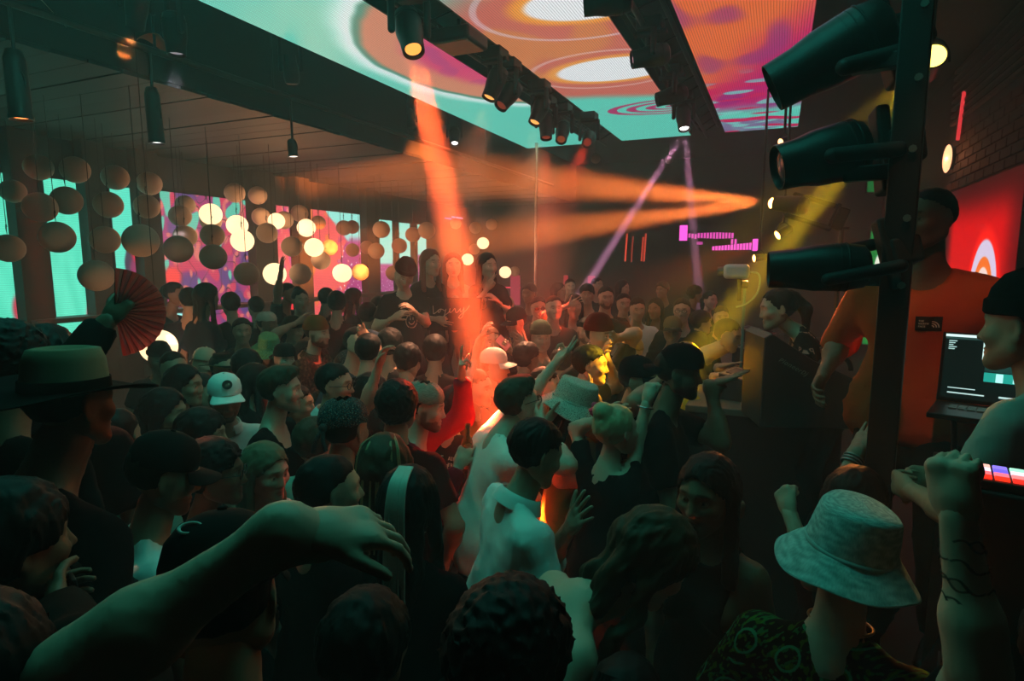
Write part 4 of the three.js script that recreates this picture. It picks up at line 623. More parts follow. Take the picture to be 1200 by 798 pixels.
{ // wedge cabinet with lettering, end on to the viewer
  const c = at(955, 475, 3.25), t = thing('monitor_cabinet', 'large black wedge cabinet with faint slanted lettering on booth table', 'cabinet', undefined, c.clone().setY(1.405)); t.rotation.y = YAW - 0.1;
  const sh = new THREE.Shape(); sh.moveTo(-0.27, 0); sh.lineTo(0.29, 0); sh.lineTo(0.29, 0.22); sh.lineTo(-0.02, 0.36); sh.lineTo(-0.24, 0.5); sh.lineTo(-0.27, 0.48); sh.closePath();
  const g = new THREE.ExtrudeGeometry(sh, { depth: 0.36, bevelEnabled: true, bevelSize: 0.008, bevelThickness: 0.008, bevelSegments: 2 }); g.translate(0, 0.0, -0.38); add('case', g, mat(C(0.022, 0.024, 0.023), 0.4), t);
  const lg = new THREE.PlaneGeometry(0.2, 0.045); lg.rotateZ(-0.5); lg.translate(-0.13, 0.335, 0.012);
  add('lettering', lg, new THREE.MeshStandardMaterial({ map: canvasTex(256, 64, (k, w, h) => { k.fillStyle = '#6f7f78'; k.font = 'italic bold 46px sans-serif'; k.textAlign = 'center'; k.textBaseline = 'middle'; k.fillText('PioneerDj', w / 2, h / 2); }), transparent: true, roughness: 0.5 }), t);
  const hd = new THREE.TorusGeometry(0.085, 0.014, 8, 24, Math.PI).toNonIndexed(); hd.translate(0.13, 0.3, -0.1); add('handle', hd, shell, t);
  add('indicator', new THREE.SphereGeometry(0.006, 8, 6).translate(0.14, 0.39, -0.08), glow(C(1, 0.1, 0.05), 2), t);
}
{ // video camera on a stand
  const b = onY(868, 433, 1.405), t = thing('video_camera', 'small white video camera on thin stand above the booth table', 'camera', undefined, b), up = at(866, 318, b.clone().sub(camera.position).dot(ray(600, 399).normalize())).y - 1.405;
  add('stand_pole', rod(V(0, 0, 0), V(0, up * 0.86, 0), 0.012), mat(C(0.12, 0.25, 0.22), 0.4), t); add('stand_foot', (() => { const g = cyl(0.09, 0.1, 0.02, 24); g.translate(0, 0.01, 0); return g; })(), shell, t);
  add('clamp', box(0.05, 0.06, 0.05, 0, up * 0.87, 0, 0.008), shell, t);
  const body = box(0.2, 0.12, 0.13, -0.07, up, 0, 0.035), cam = add('camera_body', body, mat(C(0.55, 0.62, 0.58), 0.4), t); const ln = cyl(0.042, 0.042, 0.05, 20); ln.rotateZ(Math.PI / 2); ln.translate(-0.19, up, 0); add('lens', ln, mat(C(0.1, 0.12, 0.11), 0.2), cam);
  add('bracket', box(0.03, 0.2, 0.03, -0.04, up - 0.14, 0, 0.006), shell, t);
  add('cable', tube([V(0.03, up, 0), V(0.1, up - 0.02, 0.02), V(0.1, up - 0.16, 0.03), V(0.02, up - 0.26, 0.02), V(-0.06, up - 0.29, 0.02)], 0.008, 30, 6), mat(C(0.3, 0.42, 0.38), 0.5), t);
}
{ // operator's rack with laptop and pad controller
  const c = at(1165, 553, 1.9), t = thing('equipment_rack', 'black equipment rack used as the operator desk', 'rack', undefined, V(c.x + 0.14, 0.62, c.z - 0.12)), h = c.y - 0.62 - 0.035;
  add('case', box(0.44, h - 0.03, 0.32, 0, (h - 0.03) / 2, 0, 0.01), shell, t); add('desk_top', box(0.48, 0.03, 0.36, 0, h - 0.015, 0, 0.005), deckM, t);
  const c2 = at(1166, 551, 1.24), fr = thing('flight_case', 'tall black flight case under the pad controller', 'case', undefined, V(c2.x + 0.1, 0.62, c2.z - 0.02)), fh = c2.y - 0.62 - 0.03; fr.rotation.y = YAW - 0.65; add('case', box(0.3, fh, 0.2, 0, fh / 2, 0, 0.01), shell, fr); add('edge_trim', box(0.31, 0.02, 0.21, 0, fh * 0.6, 0), steel, fr);
  const pad = thing('pad_controller', 'pad controller with rows of coloured glowing pads', 'controller', undefined, V(c2.x + 0.13, 0.62 + fh, c2.z - 0.03)); pad.rotation.y = YAW - 0.62; pad.scale.setScalar(0.62); pad.position.add(V(-0.06, 0, 0.03));
  add('case', box(0.34, 0.03, 0.2, 0, 0.015, 0, 0.006), shell, pad);
  const cols = [['#ffb0a0', '#8070e0', '#9adfc0', '#7a6ad8', '#d0d8ff', '#e0d0ff', '#b0c0ff'], ['#e8d8ff', '#6a5ae0', '#ffd0e0', '#8a7ae8', '#ffd8d0', '#c0b0ff', '#ffd0d0'], ['#ff6a70', '#ff7080', '#ff8080', '#e060a0', '#ff8070', '#ff6060', '#ff7060'], ['#ff2a18', '#ff3018', '#ff2c20', '#ff3818', '#ff2a10', '#ff3a20', '#ff2a18']];
  const pg = new RoundedBoxGeometry(0.04, 0.008, 0.034, 1, 0.003); cols.forEach((row, j) => row.forEach((cc, i) => { const q = add('pad', pg, glow(new THREE.Color(cc), 1.1), pad); q.position.set(-0.138 + i * 0.046, 0.033, -0.066 + j * 0.042); }));
  const lp = at(1140, 478, 2.12), lap = thing('laptop', 'open laptop showing dark software window with picture previews', 'laptop', undefined, V(lp.x, lp.y, lp.z)); lap.rotation.y = YAW - 0.72;
  add('keyboard_base', box(0.36, 0.018, 0.24, 0.07, 0.0, 0.1, 0.004), shell, lap); for (let r = 0; r < 3; r++) for (let k = 0; k < 9; k++) { const q = add('key', new THREE.BoxGeometry(0.022, 0.004, 0.018), mat(C(0.09, 0.16, 0.15), 0.5), lap.children[0]); q.position.set(-0.05 + k * 0.026, 0.011, 0.05 + r * 0.024); }
  const lid = new THREE.Group(); lid.name = 'lid'; lid.position.set(0.07, 0.01, -0.02); lid.rotation.x = -0.12; lap.add(lid);
  add('shell', box(0.36, 0.25, 0.012, 0, 0.125, -0.008, 0.004), shell, lid);
  const scr = canvasTex(512, 352, (k) => { k.fillStyle = '#04100f'; k.fillRect(0, 0, 512, 352); k.fillStyle = '#c9e6e2'; k.fillRect(0, 0, 512, 14); k.fillStyle = '#24403c'; k.fillRect(0, 16, 512, 10); k.fillStyle = '#9fc4c0'; for (let i = 0; i < 5; i++) k.fillRect(16, 34 + i * 11, 36 - (i % 3) * 8, 5);
    k.fillStyle = '#bfe0da'; k.fillRect(165, 32, 260, 95); k.fillStyle = '#7d2a2a'; k.beginPath(); k.ellipse(330, 80, 80, 46, 0, 0, 7); k.fill(); k.fillStyle = '#ff5040'; k.beginPath(); k.arc(355, 78, 26, 0, 7); k.fill(); k.fillStyle = '#ffd0c8'; k.beginPath(); k.arc(355, 78, 9, 0, 7); k.fill(); k.fillStyle = '#274a46'; k.beginPath(); k.moveTo(180, 127); k.lineTo(215, 60); k.lineTo(250, 127); k.fill();
    k.fillStyle = '#5d7f7b'; k.fillRect(180, 140, 200, 8); k.fillStyle = '#123430'; k.fillRect(180, 150, 210, 40); k.fillStyle = '#1d8f80'; k.fillRect(180, 195, 200, 50); k.fillStyle = '#a8efe4'; k.fillRect(230, 198, 30, 46); k.fillRect(300, 200, 46, 42); k.fillStyle = '#a9c8c4'; k.fillRect(30, 292, 120, 5); k.fillRect(30, 318, 160, 7); k.fillRect(250, 316, 60, 10); k.fillRect(330, 318, 14, 7); k.fillRect(360, 318, 14, 7); });
  const sg = new THREE.PlaneGeometry(0.34, 0.23); sg.translate(0, 0.128, 0.0); add('screen', sg, new THREE.MeshStandardMaterial({ color: 0x020202, emissive: 0xffffff, emissiveMap: scr, emissiveIntensity: 1.0, roughness: 0.3 }), lid);
  const sp = lap.position.clone().add(V(0.07, 0.13, 0.03)); area(sp, 0.3, 0.2, V(Math.sin(YAW - 0.72), 0, Math.cos(YAW - 0.72)), C(0.5, 1, 0.9), 0.25);
  const st = thing('laptop_stand', 'black stand lifting the laptop above the rack', 'stand', undefined, V(lp.x + 0.05, 0.62 + h, lp.z + 0.06)); const sh2 = lp.y - 0.009 - 0.62 - h; add('shelf', box(0.26, 0.012, 0.2, 0, sh2 - 0.006, 0), shell, st); for (const s of [-1, 1]) add('leg', rod(V(s * 0.11, 0, 0.04), V(s * 0.11, sh2 - 0.01, -0.04), 0.01, 6), steel, st);
}
// ---------------------------------------------------------------- right wall and far wall
function poster(name, label, pos, w, h, turn, paint, k, cat) {
  const t = thing(name, label, cat ?? 'screen', undefined, pos); t.rotation.y = turn; add('housing', box(w + 0.04, h + 0.04, 0.08, 0, 0, -0.042), black, t);
  add('display', new THREE.PlaneGeometry(w, h), new THREE.MeshStandardMaterial({ color: 0x040404, emissive: 0xffffff, emissiveMap: dataTex(256, 256, (i, j, c) => paint(c, (i + 0.5) / 256, (j + 0.5) / 256)), emissiveIntensity: k, roughness: 0.5 }), t);
}
const redPaint = (c, u, v) => { c[0] = 205; c[1] = 8; c[2] = 14; const n = noise2(u * 6, v * 6) * 0.06; mix3(c, 50, 3, 6, sstep(0.15, 0.0, u)); mix3(c, 60, 4, 8, sstep(0.8, 1, u) * 0.7); mix3(c, 60, 2, 6, sstep(0.72, 1, v)); const e = Math.hypot((u - 0.64) / 0.19, (v - 0.3) / 0.36); mix3(c, 240, 30, 20, sstep(1.3, 1.05, e)); mix3(c, 205, 190, 215, sstep(1.02, 0.96, e)); mix3(c, 235, 110, 40, sstep(0.74, 0.7, e)); mix3(c, 235, 205, 195, sstep(0.58, 0.54, e)); mix3(c, 235, 120, 50, sstep(0.3, 0.26, e)); };
poster('oval_screen', 'red wall screen with white and orange oval rings', V(1.86, 2.24, -7.7), 2.45, 1.75, -Math.PI / 2, redPaint, 0.9);
area(V(1.82, 2.24, -7.7), 2.3, 1.6, V(-1, 0, 0), C(1, 0.06, 0.03), 0.2);
{ const wallR = scene.children.find((o) => o.name === 'wall_right'), bm = mat(C(0.05, 0.03, 0.028), 0.8), bg = new RoundedBoxGeometry(0.03, 0.09, 0.3, 1, 0.008);     // brick face round the screen
  for (let r = 0; r < 7; r++) for (let k = 0; k < 14; k++) { const b = add('brick', bg, bm, wallR); b.position.set(1.945, 3.22 + r * 0.105, -9.4 + k * 0.32 + (r % 2) * 0.16); }
  const sm = mat(C(0.06, 0.02, 0.02), 0.35), sg = new THREE.BoxGeometry(0.05, 0.035, 9); for (let k = 0; k < 8; k++) { const b = add('slat', sg, sm, wallR); b.position.set(1.93, 4.64 - k * 0.09, -5); } }
{ const s = tag(add('neon_strip', box(0.03, 0.55, 0.06, 0, 0, 0, 0.006), glow(C(1, 0.05, 0.06), 0.55)), 'red glowing vertical strip on the slatted right wall', 'light strip'); s.position.copy(onX(1126, 136, 1.9)); s.rotation.x = 0.18; }
{ const p = onX(1110, 186, 1.87), t = thing('wall_lamp', 'round orange wall lamp seen edge on, right wall', 'wall lamp', undefined, p); const g = new THREE.SphereGeometry(0.17, 24, 16); g.scale(0.2, 1, 1); add('shade', g, glow(C(1, 0.42, 0.2), 1.6), t); const b = cyl(0.14, 0.14, 0.05, 24); b.rotateZ(Math.PI / 2); b.translate(0.05, 0, 0); add('back_plate', b, shell, t); const l = new THREE.PointLight(C(1, 0.3, 0.1), 0.4); l.position.copy(p).x -= 0.1; l.castShadow = true; l.name = 'wall_lamp_bulb'; scene.add(l); }
poster('green_screen', 'green screen strip with a white oval beside the tower', onZ(1033, 338, -12.4), 0.45, 2.0, 0, (c, u, v) => { c[0] = 4; c[1] = 120; c[2] = 50; const e = Math.hypot((u - 0.3) / 0.16, (v - 0.5) / 0.3); mix3(c, 235, 240, 220, sstep(1.05, 0.9, e)); }, 0.8);
poster('green_light_box', 'small plain green glowing panel behind the tower post', onZ(1035, 207, -12.4), 0.45, 0.5, 0, (c) => { c[0] = 0; c[1] = 110; c[2] = 50; }, 0.6);
{ const t = scene.children[scene.children.length - 1]; for (const s of [-1, 1]) add('hanger', rod(V(s * 0.2, 0.2, -0.05), V(s * 0.2, 4.7 - t.position.y, -0.05), 0.008, 6), steel, t); }
{ const t = thing('led_bar_display', 'magenta wall display of short vertical light bars on far wall', 'light display', undefined, onZ(843, 280, -14.94)); const g = new THREE.BoxGeometry(1, 1, 0.03); add('backing', box(2.4, 0.75, 0.03, 0, 0, -0.03), black, t);
  const bar = (px, py, h, w = 3, k = 1) => { const q = onZ(px, py, -14.96).sub(t.position), s = 15.9 / FOCAL; const b = add('light_bar', g, glow(C(0.9, 0.08, 0.55), 0.9 * k), t); b.position.copy(q); b.scale.set(w * s, h * s, 1); };
  bar(801, 273, 16, 8, 1.5); for (let k = 0; k < 15; k++) bar(808 + k * 3.6, 276 + (k < 3 ? k * 0.6 : 0), 6.5 - Math.abs(k - 9) * 0.25, 2, 0.9); for (let k = 0; k < 13; k++) bar(836 + k * 3.6, 291 - k * 0.2, 4 + k * 0.25, 2.2, 1.2); bar(885, 287, 12, 5, 1.4); bar(820, 285, 3, 6, 0.5); bar(858, 283, 5, 2, 1); bar(862, 283, 5, 2, 1); }
for (const [px, py, h, k] of [[733, 290, 30, 0.6], [740, 292, 28, 0.2], [752, 292, 26, 0.4], [755, 290, 30, 0.45]]) { const q = onZ(px, py, -14.97), s = 15.9 / FOCAL, o = tag(add('neon_tube', rod(V(0, -h * s / 2, 0), V(0.03, h * s / 2, 0), 0.02, 8), glow(C(1, 0.08, 0.04), k)), 'thin red neon tube standing upright on the far wall', 'neon tube', 'red neon tubes on the far wall'); o.position.copy(q); }
for (const [px, py, w, c, l] of [[601, 337, 18, C(1, 0.05, 0.12), 'short red neon bar behind the raised group'], [536, 255, 26, C(0.35, 0.3, 0.7), 'long dim violet light bar far behind the lanterns'], [570, 300, 8, C(1, 0.2, 0.15), 'tiny red light bar above the lit lantern'], [525, 256, 14, C(0.9, 0.1, 0.7), 'bright magenta light bar at the far wall']]) { let q = onZ(px, py, -14.97); const side = q.x < -7.8; if (side) q = onX(px, py, -8.06); const s = 17 / FOCAL, o = tag(add('light_bar', box(w * s, 0.035, 0.03, 0, 0, 0, 0.008), glow(c, 0.9)), l, 'light bar'); o.position.copy(q); if (side) o.rotation.y = Math.PI / 2; }
for (const [px, py, w, h, c] of [[604, 340, 12, 34, C(0.8, 0.04, 0.12)], [663, 330, 5, 14, C(1, 0.03, 0.08)], [693, 332, 8, 16, C(1, 0.04, 0.1)]]) { const q = onZ(px, py, -14.97), s = 16.5 / FOCAL, o = tag(add('wall_light_panel', box(w * s, h * s, 0.04, 0, 0, 0, 0.02), glow(c, 0.3)), 'small dim red light panel low on the far wall', 'light panel', 'dim red panels on the far wall'); o.position.copy(q); }
{ const p = at(628, 300, 9.5), o = tag(add('dance_pole', merge([rod(V(0, 0, 0), V(0, 4.7, 0), 0.025, 12), rod(V(0, 0, 0), V(0, 0.03, 0), 0.12, 20)]), mat(C(0.6, 0.5, 0.4), 0.25, { metalness: 0.9 })), 'shiny metal pole from floor to ceiling behind the crowd', 'pole'); o.position.set(p.x, 0, p.z); }
// raised platform behind the crowd
{ const c = at(522, 400, 6.35), t = thing('raised_platform', 'black raised platform under the dancing group', 'platform', undefined, V(c.x, 0, c.z)); t.rotation.y = YAW; add('deck', box(1.36, 0.06, 0.7, 0, 0.72, -0.02, 0.01), dark, t); add('front_board', box(1.36, 0.69, 0.03, 0, 0.345, 0.31), black, t); add('side_board', box(0.03, 0.69, 0.7, -0.66, 0.345, -0.02), black, t); add('side_board', box(0.03, 0.69, 0.7, 0.66, 0.345, -0.02), black, t);
  const sign = thing('banner', 'black banner with white script lettering in front of the platform group', 'banner', undefined, at(532, 368, 5.5)); sign.rotation.y = YAW; add('cloth', box(0.5, 0.3, 0.015, 0, 0, 0, 0.006), mat(C(0.012, 0.012, 0.012), 0.9), sign);
  add('lettering', new THREE.PlaneGeometry(0.4, 0.16).translate(-0.02, 0.03, 0.01), new THREE.MeshStandardMaterial({ transparent: true, roughness: 0.8, map: canvasTex(256, 104, (k) => { k.strokeStyle = '#c9b8a8'; k.lineWidth = 4; k.lineCap = 'round'; k.beginPath(); k.moveTo(20, 22); k.lineTo(22, 70); k.bezierCurveTo(40, 66, 60, 30, 66, 44); k.bezierCurveTo(58, 70, 40, 66, 56, 44); k.bezierCurveTo(80, 30, 86, 70, 96, 40); k.bezierCurveTo(80, 110, 60, 96, 110, 62); k.bezierCurveTo(130, 30, 112, 30, 118, 62); k.bezierCurveTo(140, 60, 146, 20, 150, 46); k.bezierCurveTo(150, 70, 160, 66, 178, 40); k.bezierCurveTo(176, 70, 190, 60, 200, 34); k.bezierCurveTo(200, 90, 180, 104, 168, 92); k.bezierCurveTo(176, 70, 214, 60, 232, 20); k.stroke(); }) }), sign);
  for (const s of [-1, 1]) add('post', rod(V(s * 0.24, 0.15, -0.02), V(s * 0.24, -at(532, 368, 5.5).y, -0.02), 0.015, 8), steel, sign); }
// ---------------------------------------------------------------- the crowd
const CREAM = '#d8cdbb', WHITEC = '#dedad2', BLK = '#0e0e10', NAVY = '#141821', CHAR = '#1e1e1f';
const spotsTex = dataTex(128, 128, (i, j, c) => { c[0] = 205; c[1] = 196; c[2] = 178; if (noise2(i * 0.16, j * 0.16) > 0.52 || noise2(i * 0.3 + 40, j * 0.3) > 0.6) { c[0] = 70; c[1] = 60; c[2] = 50; } });
const wrapTex = (t, x = 1, y = 1) => { t.wrapS = t.wrapT = THREE.RepeatWrapping; t.repeat.set(x, y); return t; };
const speckle = mat('#ffffff', 0.9, { map: wrapTex(spotsTex, 5, 2) });
const greenHat = mat('#ffffff', 0.9, { map: wrapTex(dataTex(128, 128, (i, j, c) => { const n = noise2(i * 0.06, j * 0.06); c[0] = 90 + n * 30; c[1] = 150 + n * 30; c[2] = 110 + n * 40; if (noise2(i * 0.12 + 9, j * 0.12) > 0.6) { c[0] = 40; c[1] = 60; c[2] = 50; } if (noise2(i * 0.09 + 30, j * 0.09) > 0.55) { c[0] = 150; c[1] = 170; c[2] = 60; } }), 5, 2) });
const confetti = mat('#ffffff', 0.9, { map: wrapTex(dataTex(128, 128, (i, j, c) => { c[0] = 14; c[1] = 18; c[2] = 24; const a = noise2(i * 0.1, j * 0.14); if (a > 0.5) { c[0] = 60; c[1] = 120; c[2] = 130; } if (noise2(i * 0.13 + 50, j * 0.13) > 0.62) { c[0] = 190; c[1] = 90; c[2] = 50; } if (noise2(i * 0.15 + 90, j * 0.1) > 0.7) { c[0] = 200; c[1] = 195; c[2] = 180; } }), 4, 3) });
const scarfTex = mat('#ffffff', 0.9, { map: wrapTex(dataTex(128, 128, (i, j, c) => { const n = noise2(i * 0.03, j * 0.25) * 30; c[0] = 128 + n; c[1] = 126 + n; c[2] = 112 + n; }), 4, 2) });
const dye = mat('#ffffff', 0.9, { map: wrapTex(dataTex(256, 256, (i, j, c) => { c[0] = 6; c[1] = 8; c[2] = 7; const n = noise2(i * 0.03, j * 0.03), m = noise2(i * 0.08 + 20, j * 0.08); if (n > 0.15 && m > 0.0) mix3(c, 14, 110, 60, 0.85); if (noise2(i * 0.05 + 60, j * 0.05) > 0.45) mix3(c, 60, 120, 20, 0.7); const r = Math.hypot((i % 85) - 42, (j % 78) - 39); if (Math.abs(r - 22) < 2.5) mix3(c, 30, 150, 110, 0.9); }), 3, 3) });
const camo = mat('#ffffff', 0.9, { map: wrapTex(dataTex(128, 128, (i, j, c) => { const n = noise2(i * 0.05, j * 0.05); c[0] = 70 + n * 40; c[1] = 60 + n * 34; c[2] = 45 + n * 26; if (noise2(i * 0.09 + 7, j * 0.09) > 0.3) { c[0] = 30; c[1] = 27; c[2] = 22; } }), 3, 3) });
const hatWash = mat('#ffffff', 0.92, { map: wrapTex(dataTex(256, 256, (i, j, c) => { const n = noise2(i * 0.03, j * 0.05) * 26 + noise2(i * 0.3, j * 0.06) * 12 + noise2(i * 0.5, j * 0.5) * 8; c[0] = 128 + n; c[1] = 172 + n; c[2] = 168 + n; }), 2, 1), bumpMap: wrapTex(dataTex(128, 128, (i, j, c) => { c[0] = c[1] = c[2] = 128 + 60 * Math.sin(i * 1.6) * Math.sin(j * 1.6); }, false), 16, 8), bumpScale: 0.0008 });
const brightHair = (c, k) => mat(c, 0.4);
const streak = (c0, c1, th) => { const m = new THREE.MeshStandardMaterial({ color: 0xffffff, roughness: 0.42 }); m.map = wrapTex(dataTex(256, 16, (i, j, c) => { const n = noise2(i * 0.12, 3.1) + 0.4 * noise2(i * 0.5, 7); const t = sstep(th, th + 0.25, n); c[0] = lerp(c0[0], c1[0], t); c[1] = lerp(c0[1], c1[1], t); c[2] = lerp(c0[2], c1[2], t); })); return m; };

// --- far crowd and the back of the room
person({ x: 631, y: 361, px: 25, f: 10, head: 'man', skin: 1, hair: 'short', glasses: 'sun', top: { c: BLK, collar: 1 }, R: 'down', L: [640, 378, -0.25, 'relaxed'], label: 'man in dark sunglasses touching his chin, black collared shirt' });
person({ x: 649, y: 361, px: 27, f: 15, head: 'broad', skin: 0, hair: 'fade', hairc: 'brown', top: { c: BLK }, R: 'down', L: 'down', label: 'close-cropped man in plain black tee, face lit red' });
person({ x: 673, y: 359, px: 25, f: 5, sex: 'f', skin: 0, hair: 'long', hairc: 'black', top: { c: BLK }, R: [666, 358, -0.15, 'open'], L: 'down', label: 'person with long black hair raising an open hand' });
person({ x: 710, y: 349, px: 25, f: 12, skin: 1, beard: 0.9, hair: 'short', top: { c: CHAR }, R: 'chest', L: 'chest', label: 'bearded man clasping his hands at his chest' });
const teeMan = person({ x: 747, y: 362, px: 25, f: 12, hp: 8, head: 'broad', skin: 1, hair: 'short', hairc: 'black', top: { c: WHITEC, loose: 0.022 }, R: 'down', L: 'down', fat: 1.1, label: 'man in white tee with round chest print' });
teeMan.print('shirt_print', -0.09, 0.1, 0.14, 0.4, false, canvasTex(128, 128, (k) => { k.strokeStyle = '#75808a'; k.lineWidth = 5; k.beginPath(); k.arc(60, 58, 40, 0, 7); k.stroke(); k.fillStyle = '#5f6b76'; for (let i = 0; i < 5; i++) k.fillRect(34, 36 + i * 11, 54 - (i % 2) * 14, 5); k.fillRect(74, 104, 34, 5); }));
person({ x: 731, y: 356, px: 23, f: 10, skin: 1, hair: 'short', hairc: 'black', top: { c: '#8fb0a4' }, label: 'person in pale mint shirt behind the white tee man' });
person({ x: 768, y: 362, px: 24, f: -20, sex: 'f', skin: 2, hair: 'long', hairc: 'black', top: { c: BLK }, label: 'dark-haired woman turned away behind the white tee man' });
const textMan = person({ x: 799, y: 364, px: 27, f: -5, head: 'slim', skin: 0, hair: 'short', hairc: 'brown', glasses: 'clear', top: { c: CHAR }, R: 'down', L: 'down', label: 'man with glasses and dark tee with pale chest lettering' });
textMan.print('shirt_print', -0.1, 0.07, 0.16, 0.34, false, canvasTex(128, 96, (k) => { k.fillStyle = '#b79b8c'; k.font = 'bold 34px serif'; k.textAlign = 'center'; k.fillText('PIZZA', 64, 34); k.font = 'bold 24px serif'; k.fillText('ITP', 70, 64); k.fillText('F', 66, 90); }));
person({ x: 788, y: 388, px: 28, f: 0, skin: 2, hair: 'short', hat: { k: 'cap', c: '#7a6a48', brim: '#3a3324' }, top: { c: BLK }, label: 'person in tan flat-brimmed cap under the lettered tee man' });
person({ x: 741, y: 413, px: 35, f: 10, hp: 30, skin: 0, hair: 'short', hairc: mat(C(0.42, 0.24, 0.05), 0.45), top: { c: BLK }, R: 'down', L: 'down', label: 'golden-haired person with head bowed down' });
person({ x: 729, y: 394, px: 29, f: 40, skin: 1, hair: 'short', hat: { k: 'cap', c: BLK }, top: { c: BLK }, label: 'person in black cap behind the golden-haired head' });
person({ x: 718, y: 388, px: 27, f: 60, skin: 1, hair: 'short', top: { c: '#20100e' }, label: 'person with red-lit face squeezed beside the golden-haired head' });
person({ x: 703, y: 393, px: 38, f: 40, hy: 10, skin: 1, head: 'broad', hair: 'short', hat: { k: 'beanie', c: '#6e1c12' }, top: { c: BLK }, R: 'down', L: [722, 396, 0, 'relaxed'], label: 'man in rust red beanie, face lit orange-red' });
person({ x: 688, y: 388, px: 32, f: 10, skin: 1, hair: 'short', hat: { k: 'band', c: BLK }, top: { c: BLK }, beard: 1, label: 'person with dark headband and dark face covering' });
person({ x: 634, y: 396, px: 32, f: 10, skin: 1, hair: 'short', hairc: 'black', hat: { k: 'beanie', c: '#2a4030' }, top: { c: BLK }, label: 'person in green-topped beanie with patterned face scarf' });
person({ x: 605, y: 378, px: 30, f: -50, hp: 12, skin: 1, hair: 'short', hat: { k: 'cap', c: BLK }, top: { c: BLK }, R: 'down', L: [617, 404, -0.2, 'open'], label: 'man in black cap looking left, pale raised hand in front' });
person({ x: 592, y: 362, px: 28, f: 60, hr: 12, skin: 1, hair: 'short', hat: { k: 'cap', c: '#b8a58c', turn: 150 }, top: { c: '#2b4a58', sl: 'l' }, R: [588, 374, -0.15, 'relaxed'], L: 'down', label: 'person in tan backward cap and blue long sleeves' });
person({ x: 574, y: 400, px: 34, f: 20, skin: 1, hair: 'short', hairc: 'brown', top: { c: CHAR }, L: [597, 410, -0.2, 'grip'], label: 'blurred man behind raised arm, holding a phone' });
person({ x: 618, y: 420, px: 36, f: 120, skin: 2, hair: 'curly', hairc: 'black', top: { c: BLK }, label: 'dark curly-haired person behind the white cap man' });
person({ x: 660, y: 425, px: 36, f: 150, skin: 2, hair: 'short', hairc: 'black', top: { c: '#3a1410' }, label: 'dark-haired person in maroon top behind the pointing arm' });
person({ x: 688, y: 345, px: 22, f: 0, skin: 2, hair: 'mop', hairc: 'black', top: { c: BLK }, group: 'dim people at the back', label: 'dim dark figure standing at the back of the room' });
[[668, 336, 17], [730, 338, 18], [776, 340, 18], [815, 345, 19], [832, 352, 21], [845, 372, 25], [655, 342, 20], [620, 344, 21], [822, 378, 26], [700, 334, 17]].forEach(([x, y, px], i) => person({ x, y, px, f: [10, 60, -30, 100, 40][i % 5], skin: i % 4, sex: i % 5 === 1 || i % 5 === 4 ? 'f' : 'm', hair: ['short', 'long', 'curly', 'mop', 'pony'][i % 5], hairc: ['black', 'dark', 'brown'][i % 3], top: { c: [BLK, NAVY, CHAR][i % 3] }, group: 'dim people at the back', label: 'dim ' + ['man with short hair', 'woman with long hair', 'figure with curly hair', 'man with shaggy hair', 'woman with a ponytail'][i % 5] + ' far back in the room' }));
person({ x: 853, y: 393, px: 36, f: 70, hp: 6, lean: 30, skin: 1, head: 'man', hair: 'short', hairc: 'dark', top: { c: BLK }, R: [836, 441, -0.25, 'flat', [0.5, -1, 0], [0, -1, 0], [0, 0, 1]], L: [842, 430, -0.05, 'flat', [0.5, -1, 0], [0, -1, 0], [0, 0, 1]], label: 'man leaning at the booth edge with both hands on table' });

// --- raised group by the far screens
const PL = 0.75;
const smiley = person({ x: 474, y: 322, px: 31, fl: PL, f: 10, hp: 30, hr: -10, skin: 1, hair: 'short', hairc: 'red', hat: { k: 'beanie', c: '#5e2116' }, top: { c: BLK }, R: [462, 372, -0.1, 'relaxed'], L: [484, 364, -0.2, 'relaxed'], label: 'person in black smiley-face tee and rust beanie on platform' });
smiley.print('smiley_print', -0.02, 0.13, 0.16, 0.34, false, canvasTex(128, 128, (k) => { k.strokeStyle = '#b9a08e'; k.lineWidth = 7; k.lineCap = 'round'; k.beginPath(); k.arc(64, 64, 50, 0.4, 6.4); k.stroke(); k.beginPath(); k.arc(64, 62, 26, 0.3, 2.8); k.stroke(); k.fillStyle = '#b9a08e'; k.fillRect(48, 38, 7, 20); k.fillRect(72, 38, 7, 20); }));
person({ x: 505, y: 308, px: 29, fl: PL, f: 35, sex: 'f', skin: 1, hair: 'long', hairc: 'red', top: { c: '#120f0f', sl: 'e' }, R: [512, 374, -0.15, 'point'], L: 'down', label: 'red-haired woman in dark top reaching down from platform' });
person({ x: 531, y: 311, px: 29, fl: PL, f: 5, sex: 'f', skin: 0, hair: 'long', hairc: 'red', top: { c: '#b06a50', sl: 'n' }, R: 'chest', L: 'front', label: 'woman standing in the thick orange beam on platform' });
const tattooTee = person({ x: 571, y: 312, px: 30, fl: PL, f: -5, hy: 40, sex: 'f', skin: 0, hair: 'long', hairc: 'black', top: { c: BLK, loose: 0.024 }, R: [572, 337, -0.2, 'point'], L: [582, 352, -0.1, 'relaxed'], label: 'black-haired woman in black tee pointing with one arm' });
tattooTee.print('shirt_print', -0.08, 0.02, 0.24, 0.4, false, canvasTex(64, 96, (k) => { k.fillStyle = '#8d7d74'; k.beginPath(); k.ellipse(32, 44, 22, 36, 0.2, 0, 7); k.fill(); k.fillStyle = '#1c1815'; k.beginPath(); k.ellipse(30, 38, 9, 16, 0, 0, 7); k.fill(); }));
